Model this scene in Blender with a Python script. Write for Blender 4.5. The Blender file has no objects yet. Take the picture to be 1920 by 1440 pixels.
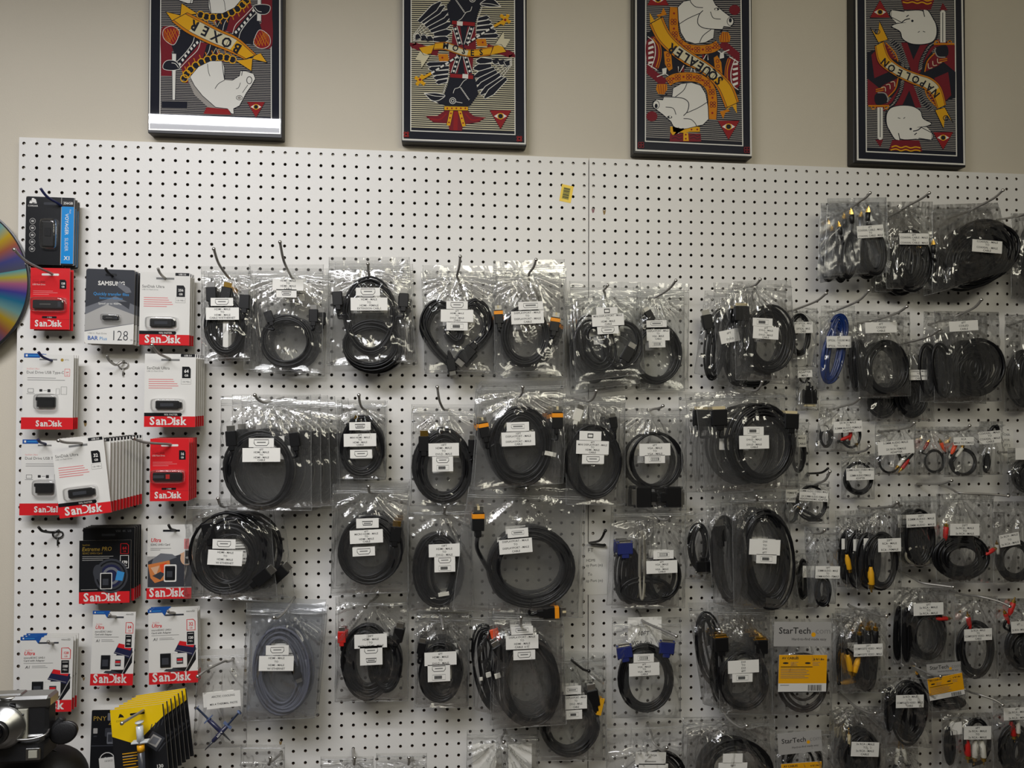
import bpy, math, random
import numpy as np
from mathutils import Vector, Matrix, noise

S = bpy.context.scene
COL = S.collection
PI = math.pi

# ------------------------------------------------------------------ camera
# solved from the peg holes (25.4 mm grid) of the photograph; board front is the plane y = 0
F_PX = 1304.94
ROW0 = 2.12                       # height of the top row of peg holes
RX, RY, RZ = -0.01121, -0.10015, 0.00288
def _rot():
    cx, cy, cz = math.cos(RX), math.cos(RY), math.cos(RZ)
    sx, sy, sz = math.sin(RX), math.sin(RY), math.sin(RZ)
    Rx = Matrix(((1,0,0),(0,cx,-sx),(0,sx,cx)))
    Ry = Matrix(((cy,0,sy),(0,1,0),(-sy,0,cy)))
    Rz = Matrix(((cz,-sz,0),(sz,cz,0),(0,0,1)))
    return Rz @ Rx @ Ry
RCV = _rot()                      # rows: right, down, forward in (x, down, into the wall)
CAM = Vector((0.87484, -1.54969, ROW0 - 0.51838))
def cv2w(v): return Vector((v[0], v[2], -v[1]))
right, up, back = cv2w(RCV[0]), -cv2w(RCV[1]), -cv2w(RCV[2])
cd = bpy.data.cameras.new('camera'); cam = bpy.data.objects.new('camera', cd); COL.objects.link(cam)
M3 = Matrix((right, up, back)).transposed()
cam.matrix_world = Matrix.Translation(CAM) @ M3.to_4x4()
cd.sensor_width = 36; cd.lens = 36 * F_PX / 1920; cd.clip_start = 0.02
S.camera = cam

def U(x, y, d=0.0):
    """point that shows at pixel (x, y) and stands d metres in front of the board"""
    r = right * ((x - 960) / F_PX) - up * ((y - 720) / F_PX) - back
    t = (-d - CAM.y) / r.y
    return CAM + r * t

# ------------------------------------------------------------------ world, lights, exposure
W = bpy.data.worlds.new('room_ambient'); S.world = W; W.use_nodes = True
W.node_tree.nodes['Background'].inputs[0].default_value = (1.0, 0.93, 0.78, 1)
W.node_tree.nodes['Background'].inputs[1].default_value = 0.03
S.view_settings.view_transform = 'Standard'; S.view_settings.look = 'None'
S.view_settings.exposure = 0.0; S.view_settings.gamma = 1.0
S.cycles.transparent_max_bounces = 40
S.cycles.max_bounces = 8
S.cycles.sample_clamp_indirect = 4
S.cycles.use_denoising = True
CEIL = 2.66
def area(name, loc, sx, sy, power, col):
    l = bpy.data.lights.new(name, 'AREA'); l.shape = 'RECTANGLE'; l.size = sx; l.size_y = sy
    l.energy = power; l.color = col
    o = bpy.data.objects.new(name, l); COL.objects.link(o); o.location = loc; return o
LY = -1.52
area('troffer_and_fill_light', (0.10, LY + .03, CEIL - 0.012), 1.16, 0.48, 22, (1.0, 1.0, 1.03))
area('troffer_and_fill_light', (0.10, LY + .32, CEIL - 0.03), 1.16, 0.09, 17, (1.0, 1.0, 1.03))
area('troffer_and_fill_light', (1.35, -2.2, CEIL - 0.012), 1.16, 0.5, 13, (1.0, 0.93, 0.74))  # unseen fill lamp, added to brighten the right half of the board
tl = area('wall_fill_light', (1.55, -1.95, CEIL - 0.10), 1.16, 0.4, 14, (1.0, 0.95, 0.78)); tl.rotation_euler.x = math.radians(72)  # added fill, tilted at the wall to lift the upper right

# ------------------------------------------------------------------ materials
MATS = {}
def srgb(c):
    c = [v / 255 for v in c]
    return tuple(v / 12.92 if v <= .04045 else ((v + .055) / 1.055) ** 2.4 for v in c)
def mat(name, rgb, rough=.5, metal=0., spec=.5, coat=0., var=.0, vscale=30., bump=0., bscale=200., coatr=.05):
    if name in MATS: return MATS[name]
    m = bpy.data.materials.new(name); m.use_nodes = True; MATS[name] = m
    nt = m.node_tree; b = nt.nodes['Principled BSDF']; c = srgb(rgb)
    b.inputs['Base Color'].default_value = (*c, 1)
    b.inputs['Roughness'].default_value = rough; b.inputs['Metallic'].default_value = metal
    b.inputs['Specular IOR Level'].default_value = spec
    b.inputs['Coat Weight'].default_value = coat; b.inputs['Coat Roughness'].default_value = coatr
    tc = nt.nodes.new('ShaderNodeTexCoord')
    if var:
        n = nt.nodes.new('ShaderNodeTexNoise'); n.inputs['Scale'].default_value = vscale; n.inputs['Detail'].default_value = 4
        nt.links.new(tc.outputs['Object'], n.inputs['Vector'])
        r = nt.nodes.new('ShaderNodeValToRGB')
        r.color_ramp.elements[0].position = .3; r.color_ramp.elements[1].position = .7
        r.color_ramp.elements[0].color = (*[v * (1 - var) for v in c], 1)
        r.color_ramp.elements[1].color = (*[min(1, v * (1 + var)) for v in c], 1)
        nt.links.new(n.outputs['Fac'], r.inputs['Fac']); nt.links.new(r.outputs['Color'], b.inputs['Base Color'])
    if bump:
        n = nt.nodes.new('ShaderNodeTexNoise'); n.inputs['Scale'].default_value = bscale; n.inputs['Detail'].default_value = 3
        nt.links.new(tc.outputs['Object'], n.inputs['Vector'])
        k = nt.nodes.new('ShaderNodeBump'); k.inputs['Strength'].default_value = bump; k.inputs['Distance'].default_value = .001
        nt.links.new(n.outputs['Fac'], k.inputs['Height']); nt.links.new(k.outputs['Normal'], b.inputs['Normal'])
    return m

def film(name, veil, tint, bumps=1.0, rough=.075, veilcol=(.8, .82, .84), gain=1.5):
    """thin clear plastic: transparent + Fresnel gloss + a little milky haze, crinkled"""
    if name in MATS: return MATS[name]
    m = bpy.data.materials.new(name); m.use_nodes = True; MATS[name] = m
    nt = m.node_tree; N = nt.nodes; L = nt.links
    N.remove(N['Principled BSDF']); out = N['Material Output']
    tr = N.new('ShaderNodeBsdfTransparent'); tr.inputs[0].default_value = (*tint, 1)
    gl = N.new('ShaderNodeBsdfGlossy'); gl.inputs['Roughness'].default_value = rough
    d1 = N.new('ShaderNodeBsdfDiffuse'); d1.inputs[0].default_value = (*veilcol, 1)
    t1 = N.new('ShaderNodeBsdfTranslucent'); t1.inputs[0].default_value = (*veilcol, 1)
    df = N.new('ShaderNodeMixShader'); df.inputs[0].default_value = .35; L.new(d1.outputs[0], df.inputs[1]); L.new(t1.outputs[0], df.inputs[2])
    tc = N.new('ShaderNodeTexCoord')
    mp = N.new('ShaderNodeMapping'); mp.inputs['Scale'].default_value = (1.6, 1, .8)
    oi = N.new('ShaderNodeObjectInfo')
    L.new(tc.outputs['Object'], mp.inputs['Vector']); L.new(oi.outputs['Location'], mp.inputs['Location'])
    n1 = N.new('ShaderNodeTexNoise'); n1.inputs['Scale'].default_value = 17; n1.inputs['Detail'].default_value = 1.6
    n1.inputs['Distortion'].default_value = 1.2
    L.new(mp.outputs[0], n1.inputs['Vector'])
    rg = N.new('ShaderNodeMath'); rg.operation = 'SUBTRACT'; rg.inputs[1].default_value = .5
    ab = N.new('ShaderNodeMath'); ab.operation = 'ABSOLUTE'
    L.new(n1.outputs['Fac'], rg.inputs[0]); L.new(rg.outputs[0], ab.inputs[0])
    bp = N.new('ShaderNodeBump'); bp.inputs['Strength'].default_value = .9; bp.inputs['Distance'].default_value = .0038 * bumps
    L.new(ab.outputs[0], bp.inputs['Height'])
    L.new(bp.outputs[0], gl.inputs['Normal'])
    fr = N.new('ShaderNodeFresnel'); fr.inputs['IOR'].default_value = 1.5; L.new(bp.outputs[0], fr.inputs['Normal'])
    mu = N.new('ShaderNodeMath'); mu.operation = 'MULTIPLY'; mu.inputs[1].default_value = gain
    L.new(fr.outputs[0], mu.inputs[0])
    mn = N.new('ShaderNodeMath'); mn.operation = 'MINIMUM'; mn.inputs[1].default_value = .42; L.new(mu.outputs[0], mn.inputs[0])
    m1 = N.new('ShaderNodeMixShader'); m1.inputs[0].default_value = veil
    L.new(tr.outputs[0], m1.inputs[1]); L.new(df.outputs[0], m1.inputs[2])
    m2 = N.new('ShaderNodeMixShader'); L.new(mn.outputs[0], m2.inputs[0])
    L.new(m1.outputs[0], m2.inputs[1]); L.new(gl.outputs[0], m2.inputs[2])
    L.new(m2.outputs[0], out.inputs['Surface'])
    return m

def M(k):
    """material by short key"""
    return {
     'board': lambda: mat('white_hardboard', (232,230,226), .38, var=.015, vscale=6, bump=.15, bscale=300),
     'core': lambda: mat('hardboard_core', (70,52,38), .8),
     'furring': lambda: mat('painted_furring', (205,200,190), .6),
     'wall': lambda: mat('greige_wall_paint', (208,200,184), .7, var=.02, vscale=3, bump=.25, bscale=420),
     'floor': lambda: mat('dark_carpet', (90,84,78), .9, var=.2, vscale=90),
     'ceiling': lambda: mat('ceiling_tile', (205,203,198), .9, var=.04, vscale=40),
     'blk': lambda: mat('black_cable_jacket', (13,13,16), .38, spec=.38),
     'blk2': lambda: mat('black_moulded_plastic', (13,13,15), .42),
     'blue': lambda: mat('blue_cable_jacket', (16,44,104), .3),
     'gry': lambda: mat('grey_braided_jacket', (92,94,106), .5, bump=.6, bscale=1500),
     'beige': lambda: mat('beige_cable_jacket', (170,165,150), .5),
     'brn': lambda: mat('brown_black_cable_jacket', (40,34,34), .35),
     'vga': lambda: mat('blue_plug_plastic', (32,42,105), .5),
     'gold': lambda: mat('gold_plating', (235,190,95), .25, metal=1),
     'silver': lambda: mat('nickel_plating', (215,213,208), .28, metal=1),
     'cream': lambda: mat('cream_plug_cap', (205,190,150), .5),
     'orange': lambda: mat('orange_plug_band', (240,150,20), .5),
     'yel': lambda: mat('yellow_plug_plastic', (225,165,25), .5),
     'redp': lambda: mat('red_plug_plastic', (190,35,30), .45),
     'orp': lambda: mat('orange_plug_plastic', (225,80,40), .45),
     'whp': lambda: mat('white_plug_plastic', (215,212,200), .45),
     'steel': lambda: mat('zinc_plated_wire', (170,167,162), .45, metal=.7),
     'blkwire': lambda: mat('black_coated_wire', (22,21,20), .35),
     'bluecap': lambda: mat('blue_vinyl_cap', (28,34,80), .4),
     'paper': lambda: mat('white_label_paper', (238,236,230), .6, var=.01, vscale=60),
     'ink': lambda: mat('black_ink', (38,37,37), .6),
     'inkg': lambda: mat('grey_ink', (120,120,118), .6),
     'cwhite': lambda: mat('white_card_print', (226,224,219), .32, spec=.5),
     'cgrey': lambda: mat('grey_card_print', (170,168,165), .35),
     'cdark': lambda: mat('dark_grey_card_print', (62,64,70), .3),
     'cmid': lambda: mat('mid_grey_card_print', (112,114,120), .3),
     'cblack': lambda: mat('black_card_print', (28,29,32), .3),
     'cedge': lambda: mat('card_edge', (175,170,162), .7),
     'cred': lambda: mat('red_card_print', (214,38,44), .32),
     'cred2': lambda: mat('deep_red_card_print', (178,28,36), .35),
     'cblue': lambda: mat('bright_blue_card_print', (20,140,215), .32),
     'cnavy': lambda: mat('blue_tab_print', (32,84,160), .35),
     'cyel': lambda: mat('yellow_card_print', (246,206,20), .35),
     'camber': lambda: mat('amber_card_print', (238,170,20), .4),
     'cgold': lambda: mat('gold_card_print', (170,140,60), .35),
     'cltblue': lambda: mat('light_blue_print', (60,140,200), .35),
     'cpink': lambda: mat('pale_red_print', (220,130,130), .4),
     'skin': lambda: mat('photo_tan_print', (214,172,140), .35),
     'fire': lambda: mat('photo_orange_print', (205,125,70), .35),
     'colive': lambda: mat('olive_print', (178,165,28), .4),
     'chip_red': lambda: mat('chipped_board_red', (150,110,115), .8),
     'chip_tan': lambda: mat('chipped_board_tan', (150,125,80), .8),
     'cpurple': lambda: mat('dusk_blue_print', (40,42,72), .3),
     'pblack': lambda: mat('poster_black_print', (38,40,50), .3, spec=.0, coat=1.0, coatr=.02),
     'pgold': lambda: mat('poster_gold_print', (226,168,40), .3, spec=.0, coat=1.0, coatr=.02),
     'pgold2': lambda: mat('poster_dark_gold_print', (206,128,34), .3, spec=.0, coat=1.0, coatr=.02),
     'pcream': lambda: mat('poster_cream_print', (214,206,176), .3, spec=.0, coat=1.0, coatr=.02),
     'pred': lambda: mat('poster_maroon_print', (122,40,50), .3, spec=.0, coat=1.0, coatr=.02),
     'pred2': lambda: mat('poster_red_print', (148,42,46), .3, spec=.0, coat=1.0, coatr=.02),
     'pwhite': lambda: mat('poster_white_print', (228,226,220), .3, spec=.0, coat=1.0, coatr=.02),
     'pgrey': lambda: mat('poster_grey_print', (160,155,150), .3, spec=.0, coat=1.0, coatr=.02),
     'pedge': lambda: mat('poster_black_edge', (26,25,28), .45),
     'film': lambda: film('clear_bag_film', .027, (.98,.98,.976), 1.15, veilcol=(.9,.9,.9), gain=1.8),
     'filmhaze': lambda: film('milky_bag_film', .09, (.95,.955,.96), .6, .2, (.6,.62,.66)),
     'filmcalm': lambda: film('smooth_bag_film', .035, (.978,.98,.976), .5, .10, (.88,.89,.88)),
     'filmfold': lambda: film('folded_bag_film', .03, (.90,.90,.90), .5, .09, (.85,.85,.85), 2.6),
     'seal': lambda: film('bag_zip_seal_film', .22, (.93,.93,.92), .3, .2, (.85,.86,.86), 2.5),
     'blister': lambda: film('clear_blister_film', .02, (.97,.97,.97), .05, .05, (.8,.8,.8), 2.0),
     'alu': lambda: mat('brushed_camera_metal', (170,170,168), .32, metal=1),
     'alud': lambda: mat('dark_camera_metal', (95,95,96), .35, metal=1),
     'leather': lambda: mat('black_leather', (24,24,26), .55, bump=.6, bscale=900),
     'glassd': lambda: mat('dark_lens_glass', (10,10,14), .05, spec=.8),
     'plate': lambda: mat('pale_camera_plate', (170,168,155), .4),
     'paleblue': lambda: mat('pale_blue_plastic', (92,108,145), .4),
     'thermal': lambda: mat('syringe_clear_plastic', (205,210,215), .2),
     'shelf': lambda: mat('shelf_laminate', (70,64,58), .5),
    }[k]() if k not in MATS else MATS[k]

# ------------------------------------------------------------------ mesh helpers
KIDS = {}
class G:
    """collects geometry in world space, linked later as one mesh in the frame of its anchor"""
    def __init__(s): s.v = []; s.f = []; s.m = []; s.sm = []; s.mats = []
    def mi(s, k):
        if k not in s.mats: s.mats.append(k)
        return s.mats.index(k)
    def add(s, vs, fs, k, smooth=False):
        b = len(s.v); s.v.extend([tuple(v) for v in vs]); i = s.mi(k)
        for f in fs: s.f.append(tuple(b + q for q in f)); s.m.append(i); s.sm.append(smooth)
    def box(s, a, b, k, bev=0.0):
        (x0,y0,z0), (x1,y1,z1) = a, b
        s.add([(x0,y0,z0),(x1,y0,z0),(x1,y1,z0),(x0,y1,z0),(x0,y0,z1),(x1,y0,z1),(x1,y1,z1),(x0,y1,z1)],
              [(0,3,2,1),(4,5,6,7),(0,1,5,4),(1,2,6,5),(2,3,7,6),(3,0,4,7)], k)
    def obox(s, c, ax, ay, az, k, cham=.18):
        """chamfered oriented box: centre, three half-axis vectors"""
        c = Vector(c); L = min(ax.length, ay.length, az.length) * cham
        vs, fs = [], []
        bm_pts = {}
        for i, (sx) in enumerate((-1, 1)):
            for sy in (-1, 1):
                for sz in (-1, 1):
                    for ax_i in range(3):
                        p = c.copy()
                        for j, (v, sg) in enumerate(((ax, sx), (ay, sy), (az, sz))):
                            ln = v.length; q = ln if j == ax_i else ln - L
                            p += v.normalized() * (sg * q)
                        bm_pts[(sx, sy, sz, ax_i)] = len(vs); vs.append(p)
        P = bm_pts
        for sg in (-1, 1):
            fs.append([P[(sg,-1,-1,0)], P[(sg,1,-1,0)], P[(sg,1,1,0)], P[(sg,-1,1,0)]])
            fs.append([P[(-1,sg,-1,1)], P[(1,sg,-1,1)], P[(1,sg,1,1)], P[(-1,sg,1,1)]])
            fs.append([P[(-1,-1,sg,2)], P[(1,-1,sg,2)], P[(1,1,sg,2)], P[(-1,1,sg,2)]])
        for a in (-1, 1):
            for b in (-1, 1):
                fs.append([P[(a,b,-1,0)], P[(a,b,1,0)], P[(a,b,1,1)], P[(a,b,-1,1)]])
                fs.append([P[(a,-1,b,0)], P[(a,1,b,0)], P[(a,1,b,2)], P[(a,-1,b,2)]])
                fs.append([P[(-1,a,b,1)], P[(1,a,b,1)], P[(1,a,b,2)], P[(-1,a,b,2)]])
                for c2 in (-1, 1): fs.append([P[(a,b,c2,0)], P[(a,b,c2,1)], P[(a,b,c2,2)]])
        s.add(vs, fs, k)
    def tube(s, pts, r, k, n=6, cap=True, rs=None):
        pts = [Vector(p) for p in pts]; m = len(pts)
        if m < 2: return
        t0 = (pts[1] - pts[0]).normalized()
        ref = Vector((0, 1, 0)) if abs(t0.y) < .9 else Vector((1, 0, 0))
        nrm = (ref - t0 * ref.dot(t0)).normalized()
        vs = []
        for i, p in enumerate(pts):
            t = (pts[min(i+1, m-1)] - pts[max(i-1, 0)])
            t = t.normalized() if t.length > 1e-9 else t0
            nrm = (nrm - t * nrm.dot(t))
            nrm = nrm.normalized() if nrm.length > 1e-6 else t.orthogonal().normalized()
            b = t.cross(nrm); rr = rs[i] if rs else r
            for j in range(n):
                a = 2 * PI * j / n
                vs.append(p + nrm * (math.cos(a) * rr) + b * (math.sin(a) * rr))
        fs = [(i*n+j, i*n+(j+1) % n, (i+1)*n+(j+1) % n, (i+1)*n+j) for i in range(m-1) for j in range(n)]
        if cap: fs += [tuple(range(n-1, -1, -1)), tuple((m-1)*n + j for j in range(n))]
        s.add(vs, fs, k, True)
    def lathe(s, c, ax, prof, k, n=20, flat=False):
        """profile [(along, radius)] about axis ax from point c"""
        ax = Vector(ax).normalized(); u = ax.orthogonal().normalized(); w = ax.cross(u); c = Vector(c)
        vs = []
        for a, r in prof:
            for j in range(n):
                t = 2 * PI * j / n
                vs.append(c + ax * a + u * (math.cos(t) * r) + w * (math.sin(t) * r))
        fs = [(i*n+j, i*n+(j+1) % n, (i+1)*n+(j+1) % n, (i+1)*n+j) for i in range(len(prof)-1) for j in range(n)]
        fs += [tuple(range(n-1, -1, -1)), tuple((len(prof)-1)*n + j for j in range(n))]
        s.add(vs, fs, k, not flat)
    def build(s, name, parent=None, anchor=None):
        if parent is not None: anchor = parent['_a']
        anchor = Vector(anchor) if anchor is not None else Vector((0, 0, 0))
        me = bpy.data.meshes.new(name)
        me.from_pydata([(v[0]-anchor[0], v[1]-anchor[1], v[2]-anchor[2]) for v in s.v], [], s.f)
        for k in s.mats: me.materials.append(M(k))
        me.polygons.foreach_set('material_index', s.m); me.polygons.foreach_set('use_smooth', s.sm)
        me.update()
        o = bpy.data.objects.new(name, me); COL.objects.link(o)
        if parent is not None:
            o.parent = parent; KIDS.setdefault(parent.name, []).append(o)
            o['_a'] = tuple(anchor)
        else:
            o.location = anchor; o['_a'] = tuple(anchor)
        return o

def thing(name, label, cat, loc, group=None):
    o = bpy.data.objects.new(name, None); COL.objects.link(o); o.location = loc; o.empty_display_size = .02
    o['label'] = label; o['category'] = cat; o['_a'] = tuple(loc)
    if group: o['group'] = group
    return o
def tag(o, label, cat, group=None):
    o['label'] = label; o['category'] = cat
    if group: o['group'] = group
    return o
def struct(o): o['kind'] = 'structure'; return o
def dup(root, off, label, group, rot=0.0):
    r = root.copy(); COL.objects.link(r); r.location = Vector(root.location) + Vector(off)
    r.rotation_euler = (0, rot, 0); r['label'] = label; r['group'] = group
    for ch in KIDS.get(root.name, []):
        c = ch.copy(); COL.objects.link(c); c.parent = r
        for g in KIDS.get(ch.name, []):
            e = g.copy(); COL.objects.link(e); e.parent = c
    return r

# text -> 2D polygons (built-in font), cached
_T = {}
def textgeo(s, bold=0.0, align='CENTER', shear=0.0, line=1.0):
    key = (s, bold, align, shear, line)
    if key in _T: return _T[key]
    cu = bpy.data.curves.new('t', 'FONT'); cu.body = s; cu.align_x = align; cu.size = 1.0
    cu.resolution_u = 2; cu.offset = bold; cu.shear = shear; cu.space_line = line; cu.fill_mode = 'FRONT'
    o = bpy.data.objects.new('t', cu)
    me = bpy.data.meshes.new_from_object(o)
    V = [(v.co.x, v.co.y) for v in me.vertices]; Fc = [tuple(p.vertices) for p in me.polygons]
    bpy.data.objects.remove(o); bpy.data.curves.remove(cu); bpy.data.meshes.remove(me)
    _T[key] = (V, Fc); return _T[key]

class Art:
    """flat print on a sheet. Units map to world by fn(x, y, lift); y runs down."""
    def __init__(s, g, fn, unit): s.g = g; s.fn = fn; s.unit = unit; s.n = 0
    def lift(s): s.n += 1; return .000014 * s.n + .00008
    def poly(s, pts, k):
        h = s.lift(); s.g.add([s.fn(x, y, h) for x, y in pts], [tuple(range(len(pts)))], k)
    def rect(s, x0, y0, x1, y1, k, r=0.0):
        if r <= 0: return s.poly([(x0,y0),(x0,y1),(x1,y1),(x1,y0)], k)
        p = []
        for cx, cy, a0 in ((x1-r,y0+r,-90),(x1-r,y1-r,0),(x0+r,y1-r,90),(x0+r,y0+r,180)):
            for q in range(5):
                a = math.radians(a0 + q*22.5); p.append((cx + r*math.cos(a), cy + r*math.sin(a)))
        s.poly(p, k)
    def disc(s, x, y, rx, k, ry=None, n=20, rot=0):
        ry = ry or rx; c, q = math.cos(rot), math.sin(rot); pts = []
        for i in range(n):
            a = 2*PI*i/n; u, v = rx*math.cos(a), ry*math.sin(a); pts.append((x+u*c-v*q, y+u*q+v*c))
        s.poly(pts, k)
    def line(s, pts, w, k, closed=False):
        h = s.lift(); pts = [Vector((p[0], p[1])) for p in pts]
        if closed: pts = pts + [pts[0]]
        L, R = [], []
        for i, p in enumerate(pts):
            a = pts[max(i-1, 0)]; b = pts[min(i+1, len(pts)-1)]
            if closed and i in (0, len(pts)-1): a, b = pts[-2], pts[1]
            t = (b-a); t = t.normalized() if t.length > 1e-9 else Vector((1, 0)); n = Vector((-t.y, t.x)) * (w/2)
            L.append(p+n); R.append(p-n)
        vs = [s.fn(p.x, p.y, h) for p in L + R]; m = len(pts)
        s.g.add(vs, [(i, i+1, m+i+1, m+i) for i in range(m-1)], k)
    def ring(s, x, y, r, w, k, n=18, ry=None):
        ry = ry or r
        s.line([(x+r*math.cos(2*PI*i/n), y+ry*math.sin(2*PI*i/n)) for i in range(n)], w, k, True)
    def curve(s, pts, w, k, n=6, closed=False): s.line(cr(pts, n, closed), w, k, closed)
    def text(s, t, x, y, size, k, rot=0.0, bold=0.0, align='CENTER', sx=1.0, shear=0.0, line=1.0, vc=False):
        V, Fc = textgeo(t, bold, align, shear, line)
        if not V: return 0
        h = s.lift(); c, q = math.cos(rot), math.sin(rot)
        if vc:
            ys = [v[1] for v in V]; y += size * (max(ys) + min(ys)) / 2
        vs = []
        for u, v in V:
            u *= size*sx; v *= -size; vs.append(s.fn(x+u*c-v*q, y+u*q+v*c, h))
        s.g.add(vs, Fc, k)
        return max(v[0] for v in V) * size * sx
    def wordpath(s, t, pts, size, k, bold=.02, sx=1.0):
        """letters set one by one along a curve (baseline)"""
        pts = [Vector(p) for p in cr(pts, 8)]; seg = [(pts[i+1]-pts[i]).length for i in range(len(pts)-1)]; tot = sum(seg)
        for i, ch in enumerate(t):
            d = tot * (i + .5) / len(t); j = 0
            while j < len(seg)-1 and d > seg[j]: d -= seg[j]; j += 1
            p = pts[j].lerp(pts[j+1], min(1, d/seg[j])); e = pts[j+1]-pts[j]
            a = math.atan2(e.y, e.x); s.text(ch, p.x, p.y, size, k, a, bold, 'CENTER', sx)
            nx, ny = math.cos(a), math.sin(a)      # fine inner stroke of the blackletter
            s.line([(p.x - nx*size*.06 + ny*size*.05, p.y - ny*size*.06 - nx*size*.05),
                    (p.x - nx*size*.06 + ny*size*.62, p.y - ny*size*.06 - nx*size*.62)], size*.035, k)

def cr(pts, n=6, closed=False):
    """Catmull-Rom through points of any dimension"""
    P = [Vector(p) for p in pts]; m = len(P)
    if m < 3: return P
    out = []
    rng = range(m if closed else m-1)
    for i in rng:
        if closed: a, b, c, d = P[(i-1) % m], P[i], P[(i+1) % m], P[(i+2) % m]
        else: a, b, c, d = P[max(i-1, 0)], P[i], P[i+1], P[min(i+2, m-1)]
        for j in range(n):
            t = j/n; out.append(.5*((2*b)+(c-a)*t+(2*a-5*b+4*c-d)*t*t+(3*b-a-3*c+d)*t*t*t))
    if not closed: out.append(P[-1])
    return out

# ------------------------------------------------------------------ the room
def slab(name, a, b, k):
    g = G(); g.box(a, b, k); return struct(g.build(name))
slab('wall_back', (-1.6, .024, 0), (4.2, .12, CEIL), 'wall')
slab('floor', (-1.6, -4.8, -.05), (4.2, .12, 0), 'floor')
slab('ceiling', (-1.6, -4.8, CEIL), (4.2, .12, CEIL+.05), 'ceiling')
def troffer(x, y):
    g = G()
    for a, b in (((x-.62,y-.32,CEIL-.02),(x+.62,y-.29,CEIL)), ((x-.62,y+.29,CEIL-.02),(x+.62,y+.36,CEIL)),
                 ((x-.62,y-.29,CEIL-.02),(x-.59,y+.29,CEIL)), ((x+.59,y-.29,CEIL-.02),(x+.62,y+.29,CEIL))): g.box(a, b, 'paper')
    return g.build('ceiling_light_frame')
struct(troffer(.10, LY)).name = 'trim_1'
struct(troffer(1.35, -2.2)).name = 'trim_added_2'  # frame made up for the added fill lamp on the right
_g = G(); _g.obox((1.55, -1.975, CEIL-.1), Vector((.62,0,0)), Vector((0,.012,-.004)), Vector((0,.07,.21)), 'blk2'); struct(_g.build('trim_added_3'))  # made-up housing behind the tilted fill lamp, out of view

IN = .0254
def pegboard(x0, dz, cols, rows, label, ml, mr):
    """hardboard panel: every hole is a real round hole with its wall"""
    h = IN/2; hr = .0034; t = .005
    ang = [math.radians(15 + 30*i) for i in range(12)]
    hole = [(hr*math.cos(a), hr*math.sin(a)) for a in ang]
    outer = []
    for a in ang:
        c, s = math.cos(a), math.sin(a); m = h/max(abs(c), abs(s)); outer.append((m*c, m*s))
    vs, fs, fw = [], [], []
    for c in range(cols):
        for r in range(rows):
            X = x0 + c*IN; Z = ROW0 + dz - r*IN; b = len(vs)
            for (u, w) in outer: vs.append((X + (max(u, -ml) if c == 0 else min(u, mr) if c == cols-1 else u), 0, Z+w))          # 0-11
            for (u, w) in hole: vs.append((X+u, 0, Z+w))           # 12-23
            for (u, w) in hole: vs.append((X+u, t, Z+w))           # 24-35
            for i in range(12):
                j = (i+1) % 12
                fs.append((b+i, b+12+i, b+12+j, b+j)); fw.append((b+12+i, b+24+i, b+24+j, b+12+j))
    g = G(); g.add(vs, fs, 'board'); core = g.mi('core'); g.f.extend(fw); g.m.extend([core]*len(fw)); g.sm.extend([False]*len(fw))
    xl, xr = x0 - ml, x0 + (cols-1)*IN + mr; zt, zb = ROW0 + dz + h, ROW0 + dz - (rows-1)*IN - h
    g.add([(xl,0,zt),(xr,0,zt),(xr,t,zt),(xl,t,zt),(xl,0,zb),(xr,0,zb),(xr,t,zb),(xl,t,zb)],
          [(0,1,2,3),(4,7,6,5),(0,3,7,4),(1,5,6,2)], 'board')
    o = thing('pegboard', label, 'pegboard', ((xl+xr)/2, 0, zb))
    g.build('panel', o)
    for a, b2, nm in (((xl+.001,t,zt-.02),(xr-.001,.024,zt-.001),'furring_strip'), ((xl+.005,t,zb),(xl+.022,.024,zt-.021),'furring_strip'),
                      ((xr-.022,t,zb),(xr-.006,.024,zt-.021),'furring_strip')):
        k = G(); k.box(a, b2, 'furring'); k.build(nm, o)
    return o
ROWS = 64
pegboard(0.0, 0.0, 48, ROWS, 'white perforated pegboard panel on the left, reaching to the vertical seam', .0095, .0098)
pegboard(47*IN + .02157, .0006, 48, ROWS, 'white perforated pegboard panel on the right, behind the coaxial and audio cables', .0098, .0127)

# ------------------------------------------------------------------ printed cards (flash drives, memory cards)
def frame(cx, cy, w, h, rot, d, W0, H0):
    """unit frame (W0 x H0, y down) -> world, of a sheet parallel to the wall seen at pixel (cx, cy)"""
    c = U(cx, cy, d); wm = (U(cx+w/2, cy, d)-U(cx-w/2, cy, d)).length; hm = (U(cx, cy+h/2, d)-U(cx, cy-h/2, d)).length
    a = math.radians(rot); ca, sa = math.cos(a), math.sin(a)
    def fn(x, y, lift=0.0):
        u = (x/W0-.5)*wm; v = (y/H0-.5)*hm
        return (c.x + u*ca - v*sa, -d - lift, c.z - (u*sa + v*ca))
    return fn, c, wm/W0

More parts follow.
